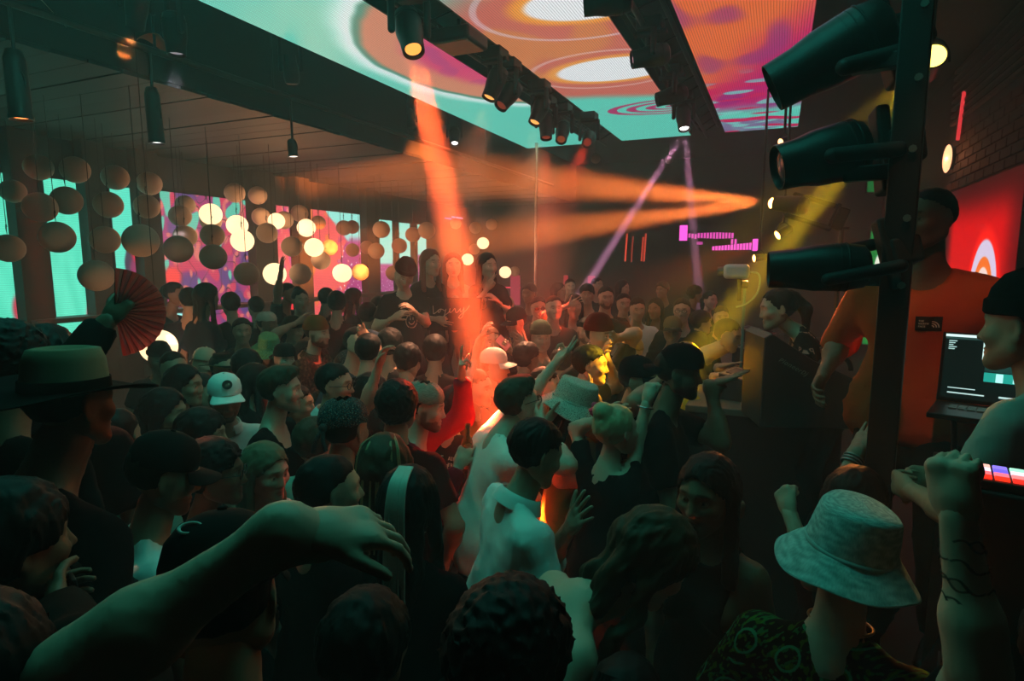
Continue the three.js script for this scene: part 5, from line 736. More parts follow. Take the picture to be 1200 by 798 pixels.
// --- silhouettes by the left screens, standing on the low step there
[[222, 352, 30, 'm', 'short'], [243, 348, 31, 'f', 'long'], [270, 357, 28, 'm', 'mop'], [338, 344, 27, 'm', 'short'], [352, 352, 29, 'f', 'bun'], [383, 350, 27, 'm', 'short'], [395, 356, 28, 'm', 'curly'], [415, 350, 26, 'f', 'long'], [300, 360, 27, 'm', 'short'], [205, 345, 28, 'f', 'pony'], [445, 362, 27, 'm', 'mop'], [432, 370, 28, 'm', 'short']].forEach(([x, y, px, sex, hair], i) => person({ x, y, px, sex, hair, fl: 0.12, f: [170, 120, 200, 60, 20, 150][i % 6], skin: 2 + i % 2, hairc: 'black', top: { c: [BLK, NAVY, '#1a1210'][i % 3] }, R: i === 3 ? 'up' : undefined, group: 'silhouettes before the wall screens', label: 'dark silhouetted ' + ({ short: 'short-haired man', mop: 'shaggy-haired man', curly: 'curly-haired man', long: 'long-haired woman', bun: 'woman with a bun', pony: 'woman with a ponytail' }[hair]) + (i === 3 ? ' raising one arm' : '') + ' before the ' + (x < 300 ? 'purple mural' : x < 360 ? 'slim coral' : x < 430 ? 'coral and teal' : 'slim mint') + ' screen' }));
// --- middle left
person({ x: 187, y: 420, px: 36, f: 10, hp: 10, skin: 3, hair: 'short', hat: { k: 'beanie', c: '#16130f' }, top: { c: BLK }, label: 'dark-skinned person in knit beanie before a glowing lantern' });
person({ x: 204, y: 432, px: 38, f: 20, skin: 2, hair: 'fade', top: { c: BLK }, label: 'person with high forehead beside the knit beanie one' });
person({ x: 217, y: 452, px: 44, f: 60, sex: 'f', skin: 2, hair: 'long', hairc: 'black', top: { c: BLK }, label: 'long dark-haired woman behind the orange-collared man' });
person({ x: 237, y: 459, px: 43, f: 75, skin: 1, head: 'broad', hair: 'short', hairc: 'dark', top: { c: '#c8481c', collar: 1 }, label: 'short-haired man in orange collared shirt seen in profile' });
const capMan = person({ x: 264, y: 467, px: 47, f: 8, hp: 6, skin: 1, head: 'man', beard: 0.8, hair: 'fade', hat: { k: 'cap', c: '#e4e4de' }, top: { c: WHITEC, collar: 1 }, label: 'smiling man in white cap with round dark patch' });
{ const g = new THREE.CircleGeometry(0.026, 24); g.rotateX(-0.3); g.translate(0, 0.107, 0.086); const q = capMan.put('cap_patch', g, new THREE.MeshStandardMaterial({ roughness: 0.8, map: canvasTex(64, 64, (k) => { k.fillStyle = '#2a1d18'; k.fillRect(0, 0, 64, 64); k.fillStyle = '#8a7a68'; k.beginPath(); k.ellipse(34, 34, 16, 10, -0.3, 0, 7); k.fill(); k.fillStyle = '#c8bca8'; k.beginPath(); k.arc(42, 28, 6, 0, 7); k.fill(); }) }), capMan.g.userData.hatMesh); }
person({ x: 238, y: 427, px: 36, f: 30, hr: -14, skin: 1, hair: 'fade', hat: { k: 'cap', c: '#b9ab92', turn: 160 }, top: { c: BLK }, label: 'man in cream backward cap tilting his head' });
person({ x: 262, y: 432, px: 36, f: 45, skin: 1, hair: 'fade', hat: { k: 'brimhat', c: '#0b0b0b', band: '#8a7040', s: 0.8 }, top: { c: BLK }, label: 'person in black hat with thin gold trim' });
person({ x: 284, y: 388, px: 29, f: 5, skin: 2, hair: 'short', hairc: 'black', top: { c: BLK }, label: 'dim-lit dark-haired man facing out, left of green hat' });
person({ x: 315, y: 410, px: 32, f: 10, hp: 18, skin: 2, hair: 'short', hat: { k: 'bucket', m: greenHat }, top: { c: CHAR }, label: 'person in mottled green bucket hat' });
person({ x: 314, y: 380, px: 28, f: 60, skin: 3, hair: 'short', hat: { k: 'bandana', m: speckle }, top: { c: BLK }, label: 'person in black and white spotted head wrap' });
person({ x: 333, y: 421, px: 33, f: 25, skin: 0, head: 'slim', hair: 'fade', hat: { k: 'cap', c: '#1a0e0c', turn: 180 }, top: { c: BLK }, label: 'young man in dark backward cap, face lit bright red' });
person({ x: 344, y: 388, px: 31, f: 50, skin: 2, hair: 'short', hat: { k: 'beanie', c: '#30251c' }, top: { c: BLK }, R: [350, 377, -0.1, 'flat'], L: 'down', label: 'person shading the eyes with one hand' });
person({ x: 372, y: 391, px: 34, f: 55, skin: 1, beard: 1, hair: 'fade', hat: { k: 'beanie', c: '#8a4a1e' }, top: { m: camo, sl: 'l', collar: 1 }, L: 'chest', label: 'bearded man in orange beanie and patterned jacket' });
person({ x: 357, y: 416, px: 32, f: 20, sex: 'f', skin: 1, hair: 'long', hairc: 'black', top: { c: BLK }, label: 'woman in shadow with long straight black hair' });
person({ x: 374, y: 421, px: 31, f: -10, sex: 'f', skin: 0, hair: 'long', hairc: 'black', top: { c: '#6a1410', neck: 0.09 }, label: 'woman in red top with face lit red' });
person({ x: 330, y: 457, px: 52, f: 70, hy: 6, skin: 0, head: 'man', hair: 'quiff', hairc: 'brown', top: { c: BLK, vneck: 1, neck: 0.1 }, beard: 0.3, label: 'brown-haired young man in open black shirt, profile right' });
person({ x: 349, y: 474, px: 42, f: 70, skin: 2, hair: 'short', hairc: 'black', top: { c: BLK }, label: 'shadowed man just behind the brown-haired profile' });
person({ x: 393, y: 451, px: 48, f: 65, skin: 1, head: 'slim', hair: 'short', hairc: 'black', glasses: 'clear', top: { c: '#cfd2cc', collar: 1 }, label: 'black-haired man with glasses and white collared shirt' });
person({ x: 408, y: 430, px: 36, f: 70, skin: 2, hair: 'short', hat: { k: 'cap', m: confetti, turn: 180 }, top: { c: BLK }, label: 'man in patterned backward cap behind the glasses man' });
person({ x: 418, y: 402, px: 37, f: 50, hr: -22, hp: -8, skin: 1, hair: 'short', hairc: 'black', top: { c: '#2e3c4a', sl: 'l' }, L: [428, 391, -0.1, 'relaxed', [1, -0.3, 0]], R: 'down', label: 'man leaning back with hand on head, denim sleeve' });
person({ x: 412, y: 378, px: 26, f: 30, hp: -35, skin: 1, hair: 'short', top: { c: BLK }, label: 'person with face tipped up to the ceiling' });
person({ x: 433, y: 412, px: 42, f: 150, skin: 1, hair: 'short', hairc: 'black', top: { c: BLK }, label: 'black-haired head seen from behind beside the denim sleeve' });
person({ x: 437, y: 462, px: 46, f: 60, skin: 1, hair: 'mop', hairc: 'black', top: { c: CHAR }, R: [444, 428, -0.25, 'relaxed', [-0.6, -1, 0.2]], L: 'down', label: 'man raising a tanned forearm before his face' });
person({ x: 478, y: 424, px: 40, f: 150, hp: 20, skin: 1, hair: 'mop', hairc: 'black', top: { c: WHITEC }, R: 'chest', L: 'down', label: 'dark-haired person in white tee turned away' });
person({ x: 458, y: 405, px: 36, f: 150, skin: 2, hair: 'curly', hairc: 'black', top: { c: CHAR }, label: 'dark curly-haired person seen from behind by the platform' });
person({ x: 510, y: 412, px: 38, f: 170, skin: 2, hair: 'mop', hairc: 'dark', top: { c: '#1f1512' }, label: 'shaggy dark-haired person below the platform' });
person({ x: 405, y: 505, px: 56, f: 140, skin: 2, hair: 'short', hairc: 'black', hat: { k: 'bandana', m: confetti, s: 1.08 }, top: { m: confetti, sl: 'l', hood: 1 }, label: 'person in dark hoodie and scarf with bright confetti pattern' });
person({ x: 368, y: 520, px: 52, f: 150, hp: 10, sex: 'f', skin: 0, hair: 'mop', hairc: 'brown', top: { c: '#a9c2b0', sl: 'l' }, L: 'chest', R: 'down', label: 'brown-haired person in pale mint long-sleeved top' });
person({ x: 466, y: 478, px: 54, f: 160, skin: 2, hair: 'curly', hairc: 'black', top: { c: '#17110f' }, label: 'large dark curly head behind the grey bandana man' });
person({ x: 290, y: 430, px: 38, f: 140, skin: 3, hair: 'curly', hairc: 'black', top: { c: BLK }, label: 'dark curly head behind the brown-haired profile' });
person({ x: 300, y: 448, px: 40, f: 100, sex: 'f', skin: 2, hair: 'long', hairc: 'dark', top: { c: BLK }, label: 'long-haired person in shadow beside the white cap' });
person({ x: 455, y: 500, px: 50, f: 140, skin: 2, hair: 'mop', hairc: 'black', top: { c: BLK }, label: 'dark-haired person in front of the confetti hoodie' });
// --- centre
const hoodie = person({ x: 498, y: 478, px: 54, f: 80, hp: 6, skin: 0, head: 'man', beard: 0.9, hair: 'mop', hairc: 'dark', hat: { k: 'bandana', m: scarfTex, s: 1.03 }, top: { c: '#8e1c2a', sl: 'l', hood: 1, loose: 0.028, wr: 0.008, name: 'hoodie' }, L: [541, 441, 0.12, 'point', [0.3, -1, 0]], R: [538, 545, -0.12, 'grip', [-0.3, -1, -0.3]], label: 'bearded man in red hoodie and grey bandana, arm raised' });
const textTee = person({ x: 532, y: 478, px: 46, f: 150, hp: 15, skin: 2, hair: 'mop', hairc: 'black', top: { c: BLK, loose: 0.024 }, R: 'down', L: 'down', label: 'person in black tee with white block lettering on back' });
textTee.print('shirt_print', -0.12, 0.14, 0.06, 0.4, true, canvasTex(256, 320, (k) => { k.fillStyle = '#c9bda8'; k.font = 'bold 50px sans-serif'; ['LIFE', 'OUTSI', 'AT', 'COS', 'WOR', 'LIV'].forEach((t, i) => k.fillText(t, 14, 50 + i * 52)); k.font = 'bold 34px sans-serif'; for (let i = 0; i < 7; i++) k.fillText(['AIN', 'TRAX', 'YEA', 'NIGH', 'MAR', 'AND', 'OF'][i], 150, 40 + i * 42); }));
person({ x: 580, y: 430, px: 37, f: 75, skin: 1, hair: 'fade', hat: { k: 'cap', c: '#ddd2c2' }, top: { c: CHAR }, R: 'down', L: [566, 396, 0.1, 'relaxed'], label: 'man in off-white cap behind the pointing man' });
const pointer = person({ x: 608, y: 471, px: 53, f: 112, hp: -12, hr: 0, skin: 0, head: 'broad', hair: 'quiff', hairc: 'brown', glasses: 'clear', top: { c: '#e6ddd0', loose: 0.024 }, L: [662, 413, 0.22, 'point', [0, -1, -0.4], [0, -0.3, -1]], R: [636, 500, -0.12, 'relaxed'], lean: 16, label: 'man with glasses in white tee pointing to the booth' });
person({ x: 560, y: 455, px: 40, f: 60, skin: 1, hair: 'short', hairc: 'brown', top: { c: '#7a3a2a' }, R: [560, 404, 0, 'relaxed', [-1, -0.6, 0]], L: 'down', label: 'person raising a bare blurred forearm behind white cap' });
person({ x: 640, y: 452, px: 40, f: 80, skin: 0, hair: 'short', hairc: 'dark', top: { c: '#9a8a70' }, L: [688, 408, 0.1, 'point', [0, -1, -0.4]], R: 'down', label: 'man stretching a second arm towards the booth' });
person({ x: 672, y: 478, px: 47, f: 85, hp: 18, sex: 'f', skin: 1, hair: 'long', hairc: 'dark', hat: { k: 'bucket', m: speckle, s: 1.05 }, top: { c: '#7d6a24', sl: 'n' }, R: [641, 492, -0.1, 'open'], L: 'chest', label: 'woman in cream bucket hat with dark speckles' });
const yellow = person({ x: 692, y: 428, px: 46, f: 85, skin: 1, head: 'man', hair: 'short', hairc: 'black', top: { c: '#4a3a18' }, L: [712, 422, 0.2, 'relaxed', [0.5, -1, 0]], R: [702, 472, -0.2, 'open', [0, -1, 0]], label: 'smiling black-haired man lit yellow in profile' });
person({ x: 795, y: 438, px: 52, f: 85, skin: 3, head: 'broad', beard: 0.7, hair: 'fade', hat: { k: 'cap', c: BLK, turn: 170, s: 1.04 }, top: { c: BLK, loose: 0.024 }, R: 'front', L: [832, 452, 0.1, 'flat', [0, -1, -0.4], [0, -1, 0], [0, 0, 1]], fat: 1.15, wide: 1.1, label: 'stout man in backward black cap leaning to the booth' });
person({ x: 805, y: 422, px: 40, f: 120, skin: 1, hair: 'short', hairc: 'blond', top: { c: '#caa830', loose: 0.024 }, label: 'person in yellow shirt behind the black cap man' });
const filmer = person({ x: 748, y: 447, px: 48, f: 70, skin: 2, hair: 'short', hairc: 'black', hat: { k: 'cap', c: BLK }, top: { c: BLK }, R: [772, 446, -0.1, 'grip'], L: [780, 444, 0.05, 'grip'], label: 'person in black cap holding up a camera' });
person({ x: 722, y: 505, px: 56, f: 130, hp: -6, sex: 'f', skin: 0, hair: 'bun', hairc: mat(C(0.34, 0.33, 0.18), 0.45), top: { c: BLK, neck: 0.095 }, R: [758, 470, 0.05, 'fist', [0.6, -1, 0.3]], L: [708, 490, 0.1, 'relaxed', [1, -0.2, 0]], label: 'blond woman with red hair flower and raised fist' });
{ const p = people[people.length - 1], fl = new THREE.Group(); fl.name = 'hair_flower'; p.H.decompose(fl.position, fl.quaternion, fl.scale); p.g.add(fl); const m = mat(C(0.5, 0.02, 0.08), 0.6), pg = new THREE.SphereGeometry(0.022, 10, 6); pg.scale(1, 0.5, 0.8); for (let k = 0; k < 7; k++) { const a = k * 0.9, q = add('petal', pg, m, fl); q.position.set(0.08 + Math.cos(a) * 0.012, 0.09 + Math.sin(a) * 0.022, -0.05 + Math.cos(a) * 0.022); q.rotation.set(a, a * 2, 0); }
  const w = p.arms[0], b = new THREE.TorusGeometry(0.034, 0.004, 8, 24); b.applyQuaternion(new THREE.Quaternion().setFromUnitVectors(V(0, 0, 1), w.fd)); const c = w.wrist.clone().addScaledVector(w.fd, -0.03).multiplyScalar(p.s); b.translate(c.x, c.y, c.z); p.put('bracelet', b, mat(C(0.5, 0.5, 0.5), 0.25, { metalness: 1 })); }
// --- front rows
const teal = person({ x: 628, y: 531, px: 80, f: 112, hp: 16, hy: 6, skin: 1, head: 'man', hair: 'short', hairc: 'black', top: { c: '#d9ddd6', sl: 'e', collar: 1, loose: 0.034, wr: 0.009, hem: -0.2 }, lean: 10, L: [668, 618, -0.05, 'open', [0.3, -1, 0.2]], R: 'front', label: 'black-haired man in white button shirt with rolled sleeves' });
person({ x: 480, y: 592, px: 84, f: 160, sex: 'f', skin: 1, hair: 'long', hairc: 'black', top: { c: BLK }, label: 'black-haired woman with one pale bleached streak', R: 'down', L: 'down' });
{ const p = people[people.length - 1], c = []; const hm = mat(C(0.55, 0.5, 0.42), 0.45); for (let k = 0; k < 16; k++) { const x = -0.022 + k * 0.0028 + rr(-0.001, 0.001); const g = tube([V(x, 0.136, -0.03), V(x * 1.2, 0.108, -0.1), V(x * 1.3, 0.05, -0.13), V(x * 1.4, -0.04, -0.142), V(x * 1.5, -0.14, -0.15), V(x * 1.7 + rr(-0.012, 0.012), -0.27, -0.152)], 0.0036, 24, 5); c.push(g); } const q = p.put('bleached_streak', merge(c), hm); p.H.decompose(q.position, q.quaternion, q.scale); q.userData.label = 'pale bleached lock of hair'; }
person({ x: 452, y: 548, px: 70, f: 165, sex: 'f', skin: 1, hair: 'wavy', hairc: 'brown', top: { c: '#1a1210' }, R: 'down', L: 'down', label: 'brown-haired woman with blond highlights seen from behind' });
{ const p = people[people.length - 1], c = []; for (let k = 0; k < 20; k++) { const x = -0.07 + Math.floor(k / 3) * 0.022 + rr(0, 0.009); c.push(tube([V(x * 0.5, 0.132, -0.0), V(x * 1.0, 0.11, -0.08), V(x * 1.25, 0.0, -0.118), V(x * 1.3, -0.12, -0.14), V(x * 1.25 + rr(-0.012, 0.012), -0.28, -0.148)], 0.0028, 24, 5)); } const q = p.put('highlights', merge(c), mat(C(0.3, 0.2, 0.09), 0.45)); p.H.decompose(q.position, q.quaternion, q.scale); q.userData.label = 'blond highlighted strands'; }
person({ x: 387, y: 575, px: 84, f: 125, hy: -20, skin: 1, head: 'broad', hair: 'fade', hairc: 'black', top: { c: BLK }, R: 'down', L: 'down', beard: 0.4, label: 'close-cropped man in black looking right from behind' });
person({ x: 312, y: 553, px: 62, f: 40, hp: 6, sex: 'f', skin: 0, hair: 'long', hairc: 'ash', top: { m: mat('#ffffff', 0.9, { map: wrapTex(dataTex(64, 64, (i, j, c) => { c[0] = 190; c[1] = 196; c[2] = 190; if (noise2(i * 0.15, j * 0.15) > 0.35) { c[0] = 90; c[1] = 100; c[2] = 96; } }), 5, 5) }), uv: 1 }, label: 'ash-blond woman in pale patterned top gazing down' });
const whiteTee = person({ x: 192, y: 558, px: 74, f: 95, hp: 14, skin: 2, head: 'man', beard: 0.5, hair: 'fade', hat: { k: 'cap', c: '#141414', tilt: 4 }, top: { c: '#e2e4de', loose: 0.03, wr: 0.007 }, R: 'front', L: 'front', label: 'man in white tee and black cap with neck chain' });
const printTee = person({ x: 252, y: 555, px: 66, f: 75, skin: 3, hair: 'curly', hairc: 'black', glasses: 'clear', top: { c: BLK }, R: 'down', L: 'down', label: 'dark person with glasses and teal-printed black tee' });
printTee.print('shirt_print', -0.1, 0.14, 0.2, 0.4, false, canvasTex(160, 128, (k) => { k.fillStyle = '#4fae9e'; k.beginPath(); k.moveTo(10, 70); k.bezierCurveTo(50, 20, 90, 60, 150, 10); k.bezierCurveTo(120, 70, 90, 70, 60, 96); k.fill(); k.fillStyle = '#d6ece4'; k.fillRect(100, 6, 50, 10); k.fillRect(20, 104, 90, 12); }));
person({ x: 138, y: 512, px: 66, f: 150, hp: 8, skin: 2, hair: 'fade', hairc: 'black', top: { c: '#5d8f80', collar: 1 }, label: 'shaved-headed man with teal collar seen from behind' });
person({ x: 195, y: 485, px: 56, f: 60, skin: 2, beard: 0.9, hair: 'wavy', hairc: 'black', top: { c: BLK }, label: 'bearded man with wavy dark hair, one cheek lit' });
person({ x: 238, y: 510, px: 62, f: 75, skin: 1, head: 'slim', hair: 'mop', hairc: 'black', top: { c: BLK, neck: 0.095 }, label: 'mop-haired young man in black looking right' });
const hatMan = person({ x: 84, y: 474, px: 100, f: 120, skin: 3, hair: 'mop', hairc: 'black', hat: { k: 'brimhat', c: '#7d6f58', brim: '#0c0c0c', s: 1.0 }, top: { c: BLK }, R: 'down', L: 'down', lean: 10, label: 'person in tan-crowned hat with wide black brim' });
const fanMan = person({ x: 14, y: 428, px: 80, f: 130, skin: 3, hair: 'curly', hairc: 'black', top: { c: '#171110', sl: 'l' }, L: [128, 374, 0.35, 'grip', [0.6, -1, 0]], R: 'down', label: 'dark curly-haired person holding up a folding fan' });
person({ x: 58, y: 424, px: 74, f: 150, skin: 3, hair: 'mop', hairc: 'black', top: { c: BLK }, label: 'dark figure between fan holder and wide hat' });
person({ x: 262, y: 705, px: 168, f: 165, hp: 14, skin: 2, head: 'broad', hair: 'fade', hairc: 'black', hat: { k: 'cap', c: '#141414', turn: 0, s: 1.06 }, top: { c: BLK }, L: 'down', R: 'down', label: 'person in black cap with small oval emblem on its back' });
{ const p = people[people.length - 1], g = new THREE.TorusGeometry(0.012, 0.0022, 6, 24); g.scale(1.3, 0.8, 1); g.rotateX(0.8); g.translate(0.03, 0.128, -0.07); p.put('emblem', g, mat(C(0.4, 0.6, 0.55), 0.5), p.g.userData.hatMesh).userData.label = 'small pale oval emblem'; }
person({ x: -32, y: 815, px: 195, f: 150, skin: 0, hair: 'short', hairc: 'black', top: { c: BLK, sl: 's' }, R: [332, 624, 0.04, 'relaxed', [1, -0.6, 0], [0, -1, 0.3], [-0.85, -0.42, 0.3]], L: 'down', arm: 1.05, lod: 0, cell: 0.012, label: 'person in black tee with long pale bare arm stretched up' });
person({ x: 12, y: 640, px: 118, f: 110, skin: 3, hair: 'mop', hairc: 'black', top: { c: '#0f1110', sl: 'l' }, R: [70, 715, -0.05, 'grip'], L: [52, 680, 0.1, 'grip'], label: 'dark figure at the front handling a phone' });
person({ x: 600, y: 775, px: 150, f: 150, skin: 2, hair: 'curly', hairc: 'black', top: { c: BLK }, R: 'down', L: 'down', label: 'dark curly head at the front below the white shirt' });
person({ x: 430, y: 760, px: 130, f: 150, skin: 2, hair: 'mop', hairc: 'black', top: { c: BLK }, R: 'down', L: 'down', label: 'dark mop-haired head in front of the bleached streak woman' });
person({ x: 765, y: 655, px: 118, f: 110, hp: 25, lean: 42, sex: 'f', skin: 0, hair: 'wavy', hairc: 'brown', top: { c: '#101010', strapless: 1, neck: 0.07 }, R: 'down', L: 'front', label: 'brown-haired woman with bare shoulders bending forward' });
person({ x: 828, y: 580, px: 84, f: -25, sex: 'f', skin: 3, hair: 'long', hairc: 'black', top: { c: BLK, sl: 'n' }, R: 'down', L: 'down', label: 'dark woman in shadow facing back from the booth' });
const braids = person({ x: 735, y: 830, px: 130, f: 165, sex: 'f', skin: 3, hair: 'fade', hairc: 'black', top: { c: '#9fc8bc', sl: 's' }, R: 'down', L: 'down', label: 'person with thin black braids over pale teal top' });
{ const p = braids, c = []; for (let k = 0; k < 13; k++) { const x = -0.075 + k * 0.0125, s = rr(-0.05, 0.05); c.push(tube([V(x * 0.6, 0.11, -0.06), V(x, 0.02, -0.115), V(x * 1.5 + s * 0.4, -0.12, -0.15), V(x * 2 + s, -0.26, -0.165), V(x * 2.3 + s * 1.6, -0.4, -0.15)], 0.006, 26, 6)); } const q = p.put('braids', merge(c), hairMats.black); p.H.decompose(q.position, q.quaternion, q.scale); }
const bucket = person({ x: 992, y: 656, px: 116, f: 170, hy: 12, hr: 9, hp: 2, skin: 0, head: 'man', hair: 'short', hairc: 'blond', hat: { k: 'bucket', m: hatWash, s: 1.02, tilt: -2 }, top: { m: dye, uv: 1, collar: 0, loose: 0.024 }, R: 'down', L: 'down', near: 1, label: 'man in pale teal bucket hat and green patterned shirt' });
{ const p = bucket, c = p.headLocal.clone().add(V(0, -0.155, -0.02)).multiplyScalar(p.s), g = new THREE.TorusGeometry(0.07, 0.0035, 8, 48); g.rotateX(Math.PI / 2 + 0.2); g.translate(c.x, c.y, c.z); p.put('neck_chain', g, mat(C(0.3, 0.25, 0.15), 0.3, { metalness: 1 })); }
const palmer = person({ x: 1004, y: 590, px: 84, f: 150, sex: 'f', skin: 1, hair: 'long', hairc: 'black', top: { c: BLK }, L: [1008, 522, 0.3, 'flat', [0.8, -0.6, 0], [0, -1, 0.5], [0.2, 0.5, 1]], R: [925, 600, 0.0, 'fist'], label: 'woman laying one braceleted hand on the booth end' });
{ const p = palmer, w = p.arms[1]; for (let k = 0; k < 3; k++) { const b = new THREE.TorusGeometry(0.033, 0.005, 8, 20); b.applyQuaternion(new THREE.Quaternion().setFromUnitVectors(V(0, 0, 1), w.fd)); const c = w.wrist.clone().addScaledVector(w.fd, -0.03 - k * 0.014).multiplyScalar(p.s); b.translate(c.x, c.y, c.z); p.put('bracelet', b, mat(C(0.3, 0.36, 0.33), 0.3, { metalness: 0.6 })); } }
const tatto = person({ x: 1275, y: 775, px: 150, f: 165, skin: 0, hair: 'short', hairc: 'black', top: { c: BLK }, L: [1122, 604, 0.0, 'fist', [-0.5, -1, -0.2]], R: 'down', cell: 0.012, label: 'person at the right edge raising a tattooed forearm' });
{ const p = tatto, w = p.arms[1]; const tg = new THREE.CylinderGeometry(0.0335, 0.042, 0.15, 24, 1, true); tg.applyQuaternion(new THREE.Quaternion().setFromUnitVectors(V(0, 1, 0), w.fd)); const c = w.elbow.clone().lerp(w.wrist, 0.6); tg.translate(c.x, c.y, c.z); tg.scale(p.s, p.s, p.s); p.put('tattoo', tg, new THREE.MeshStandardMaterial({ transparent: true, roughness: 0.6, map: canvasTex(256, 256, (k) => { k.strokeStyle = 'rgba(20,24,24,0.8)'; k.lineWidth = 6; for (let i = 0; i < 26; i++) { const x = (i * 53) % 256, y = (i * 91) % 256; k.beginPath(); k.moveTo(x, y); k.bezierCurveTo(x + 40, y - 30, x + 20, y + 50, x + 60, y + 30); k.stroke(); } }) })); }
// --- stage crew
const ST = 0.62;
person({ x: 912, y: 362, px: 46, fl: ST, f: -80, hp: 2, lean: 26, sex: 'f', skin: 1, hair: 'pony', hairc: 'dark', top: { c: '#17181a', m: mat('#ffffff', 0.9, { map: wrapTex(canvasTex(128, 128, (k) => { k.fillStyle = '#151212'; k.fillRect(0, 0, 128, 128); k.fillStyle = '#b8887a'; k.font = 'bold 40px sans-serif'; k.fillText('PBS', 8, 44); k.fillText('BE', 40, 104); }), 6, 6) }), uv: 1, sl: 'l' }, R: 'front', L: 'front', label: 'woman playing behind the booth, face lit orange, in profile' });
const orange = person({ x: 1087, y: 258, px: 70, fl: ST, f: -8, hy: -30, skin: 3, head: 'broad', hair: 'fade', hairc: 'black', top: { c: '#c24f26', loose: 0.028, wr: 0.007, sl: 'e' }, R: [962, 445, 0.3, 'relaxed', [-0.4, -1, 0]], L: 'down', fat: 0.94, wide: 1.0, label: 'large man in orange tee with small black chest patch' });
orange.print('chest_patch', 0.0, 0.075, 0.325, 0.375, false, canvasTex(192, 128, (k) => { k.fillStyle = '#0a0908'; k.fillRect(0, 0, 192, 128); k.fillStyle = '#cfc4b8'; k.font = 'bold 22px sans-serif'; k.fillText('THE', 24, 46); k.fillText('NORTH', 24, 70); k.fillText('FACE', 24, 94); k.strokeStyle = '#cfc4b8'; k.lineWidth = 9; for (let i = 0; i < 3; i++) { k.beginPath(); k.arc(118, 96, 16 + i * 18, -Math.PI / 2, 0); k.stroke(); } }), 'small black badge with white letters and arcs', { transparent: false });
const operator = person({ x: 1204, y: 385, px: 106, fl: ST, f: -112, hy: 0, skin: 2, hair: 'short', hairc: 'black', hat: { k: 'beanie', c: '#0b0b0b', s: 1.05 }, top: { c: '#8f958c', loose: 0.024 }, R: 'front', L: 'front', label: 'operator in black beanie and grey tee facing the laptop' });

// --- things held
function held(side, p) { return p.hand(side); }
{ const h = hoodie.hand('R'), t = thing('beer_bottle', 'glass bottle held by the red hoodie man', 'bottle', undefined, h.p); t.quaternion.setFromUnitVectors(V(0, 1, 0), V(0.1, 1, 0.1).normalize()); const gm = new THREE.MeshPhysicalMaterial({ color: C(0.5, 0.25, 0.08), roughness: 0.08, transmission: 0.7, thickness: 0.01, ior: 1.45 }); add('glass', lathe([[0, -0.09], [0.03, -0.09], [0.031, -0.08], [0.031, 0.03], [0.027, 0.055], [0.013, 0.085], [0.012, 0.13], [0.014, 0.132], [0.014, 0.142], [0.01, 0.142]], 24), gm, t); add('label_wrap', (() => { const g = new THREE.CylinderGeometry(0.0315, 0.0315, 0.05, 24, 1, true); g.translate(0, -0.03, 0); return g; })(), mat('#b9a078', 0.7), t); }
function phone(h, label, lit) { const t = thing('phone', label, 'phone', undefined, h.p); const z = h.palm.clone(), y = h.up.clone(), x = y.clone().cross(z).normalize(); t.quaternion.setFromRotationMatrix(new THREE.Matrix4().makeBasis(x, y, z)); add('case', box(0.072, 0.148, 0.008, 0, 0.02, 0, 0.003), shell, t); add('screen', new THREE.PlaneGeometry(0.066, 0.14).translate(0, 0.02, 0.0048), lit ? glow(lit, 0.5) : mat(C(0.02, 0.02, 0.02), 0.1), t); add('camera_lens', (() => { const g = cyl(0.009, 0.009, 0.004, 14); g.rotateX(Math.PI / 2); g.translate(0.02, 0.075, -0.005); return g; })(), mat(C(0.05, 0.05, 0.05), 0.1), t); }
phone(people.find((p) => p.g.userData.label.startsWith('blurred man')).hand('L'), 'phone with red case held up beside the bright hand', C(0.8, 0.12, 0.08));
phone(people.find((p) => p.g.userData.label.startsWith('dark figure at the front')).hand('R'), 'dark phone held low at the front left', null);
phone(people.find((p) => p.g.userData.label.startsWith('brown-haired woman with bare')).hand('L'), 'phone held by the woman with bare shoulders', C(0.05, 0.3, 0.25));
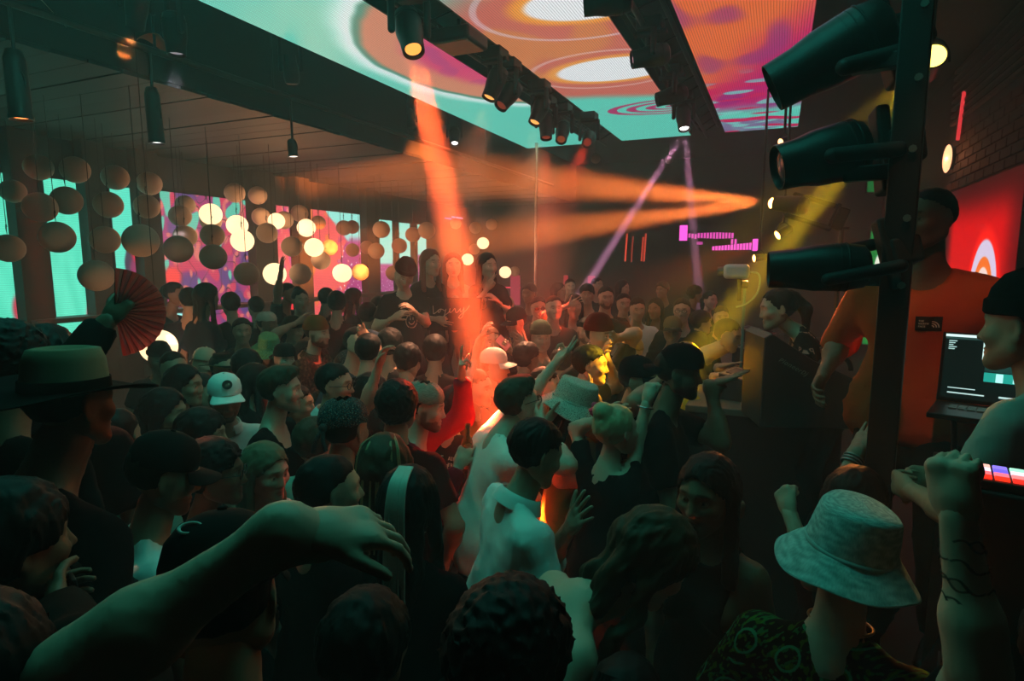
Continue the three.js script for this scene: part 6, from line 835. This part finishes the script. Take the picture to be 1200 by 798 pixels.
{ const h = filmer.hand('R'), t = thing('photo_camera', 'black photo camera held up by the person in black cap', 'camera', undefined, h.p); t.rotation.y = -0.4; add('camera_body', box(0.14, 0.095, 0.06, 0, 0.02, 0, 0.012), shell, t); const l = cyl(0.034, 0.038, 0.09, 22); l.rotateZ(Math.PI / 2); l.translate(0.09, 0.015, 0); add('lens', l, shell2, t); add('badge', box(0.05, 0.018, 0.002, -0.02, 0.05, 0.031), mat('#d8d4c8', 0.6), t); }
{ // folding fan, opened to a half circle
  const h = fanMan.hand('L'), t = thing('folding_fan', 'red and black folding fan opened to half circle', 'fan', undefined, at(135, 366, fanMan.depth + 0.35)), toCam = camera.position.clone().sub(t.position).setY(0).normalize(); t.quaternion.setFromUnitVectors(V(0, 0, 1), toCam); const R = 0.16, n = 18, reds = [mat(C(0.62, 0.13, 0.11), 0.95, { side: THREE.DoubleSide, transmission: 0.45, thickness: 0 }), mat(C(0.5, 0.09, 0.09), 0.95, { side: THREE.DoubleSide, transmission: 0.45, thickness: 0 })], dk = mat(C(0.015, 0.012, 0.012), 0.6);
  for (let k = 0; k < n; k++) { const a0 = 1.5 - k / n * 3.0, a1 = 1.5 - (k + 1) / n * 3.0, am = (a0 + a1) / 2, v = [], r0 = 0.035; for (const [a, z] of [[a0, 0.0], [am, 0.018], [a1, 0.0]]) v.push(V(Math.cos(a) * r0, Math.sin(a) * r0, z * 0.2), V(Math.cos(a) * R, Math.sin(a) * R, z)); const g = new THREE.BufferGeometry(), P = []; for (const [a, b, c] of [[0, 1, 2], [1, 3, 2], [2, 3, 4], [3, 5, 4]]) for (const q of [a, b, c]) P.push(v[q].x, v[q].y, v[q].z); g.setAttribute('position', new THREE.Float32BufferAttribute(P, 3)); g.computeVertexNormals(); add('pleat', g, reds[k % 2], t); add('rib', rod(V(0, 0, -0.002), V(Math.cos(a0) * R * 0.97, Math.sin(a0) * R * 0.97, -0.001), 0.0022, 5), dk, t); }
  add('rivet', (() => { const g = cyl(0.008, 0.008, 0.02, 12); g.rotateX(Math.PI / 2); return g; })(), mat(C(0.6, 0.6, 0.6), 0.2, { metalness: 1 }), t);
}
renderer.render(scene, camera);
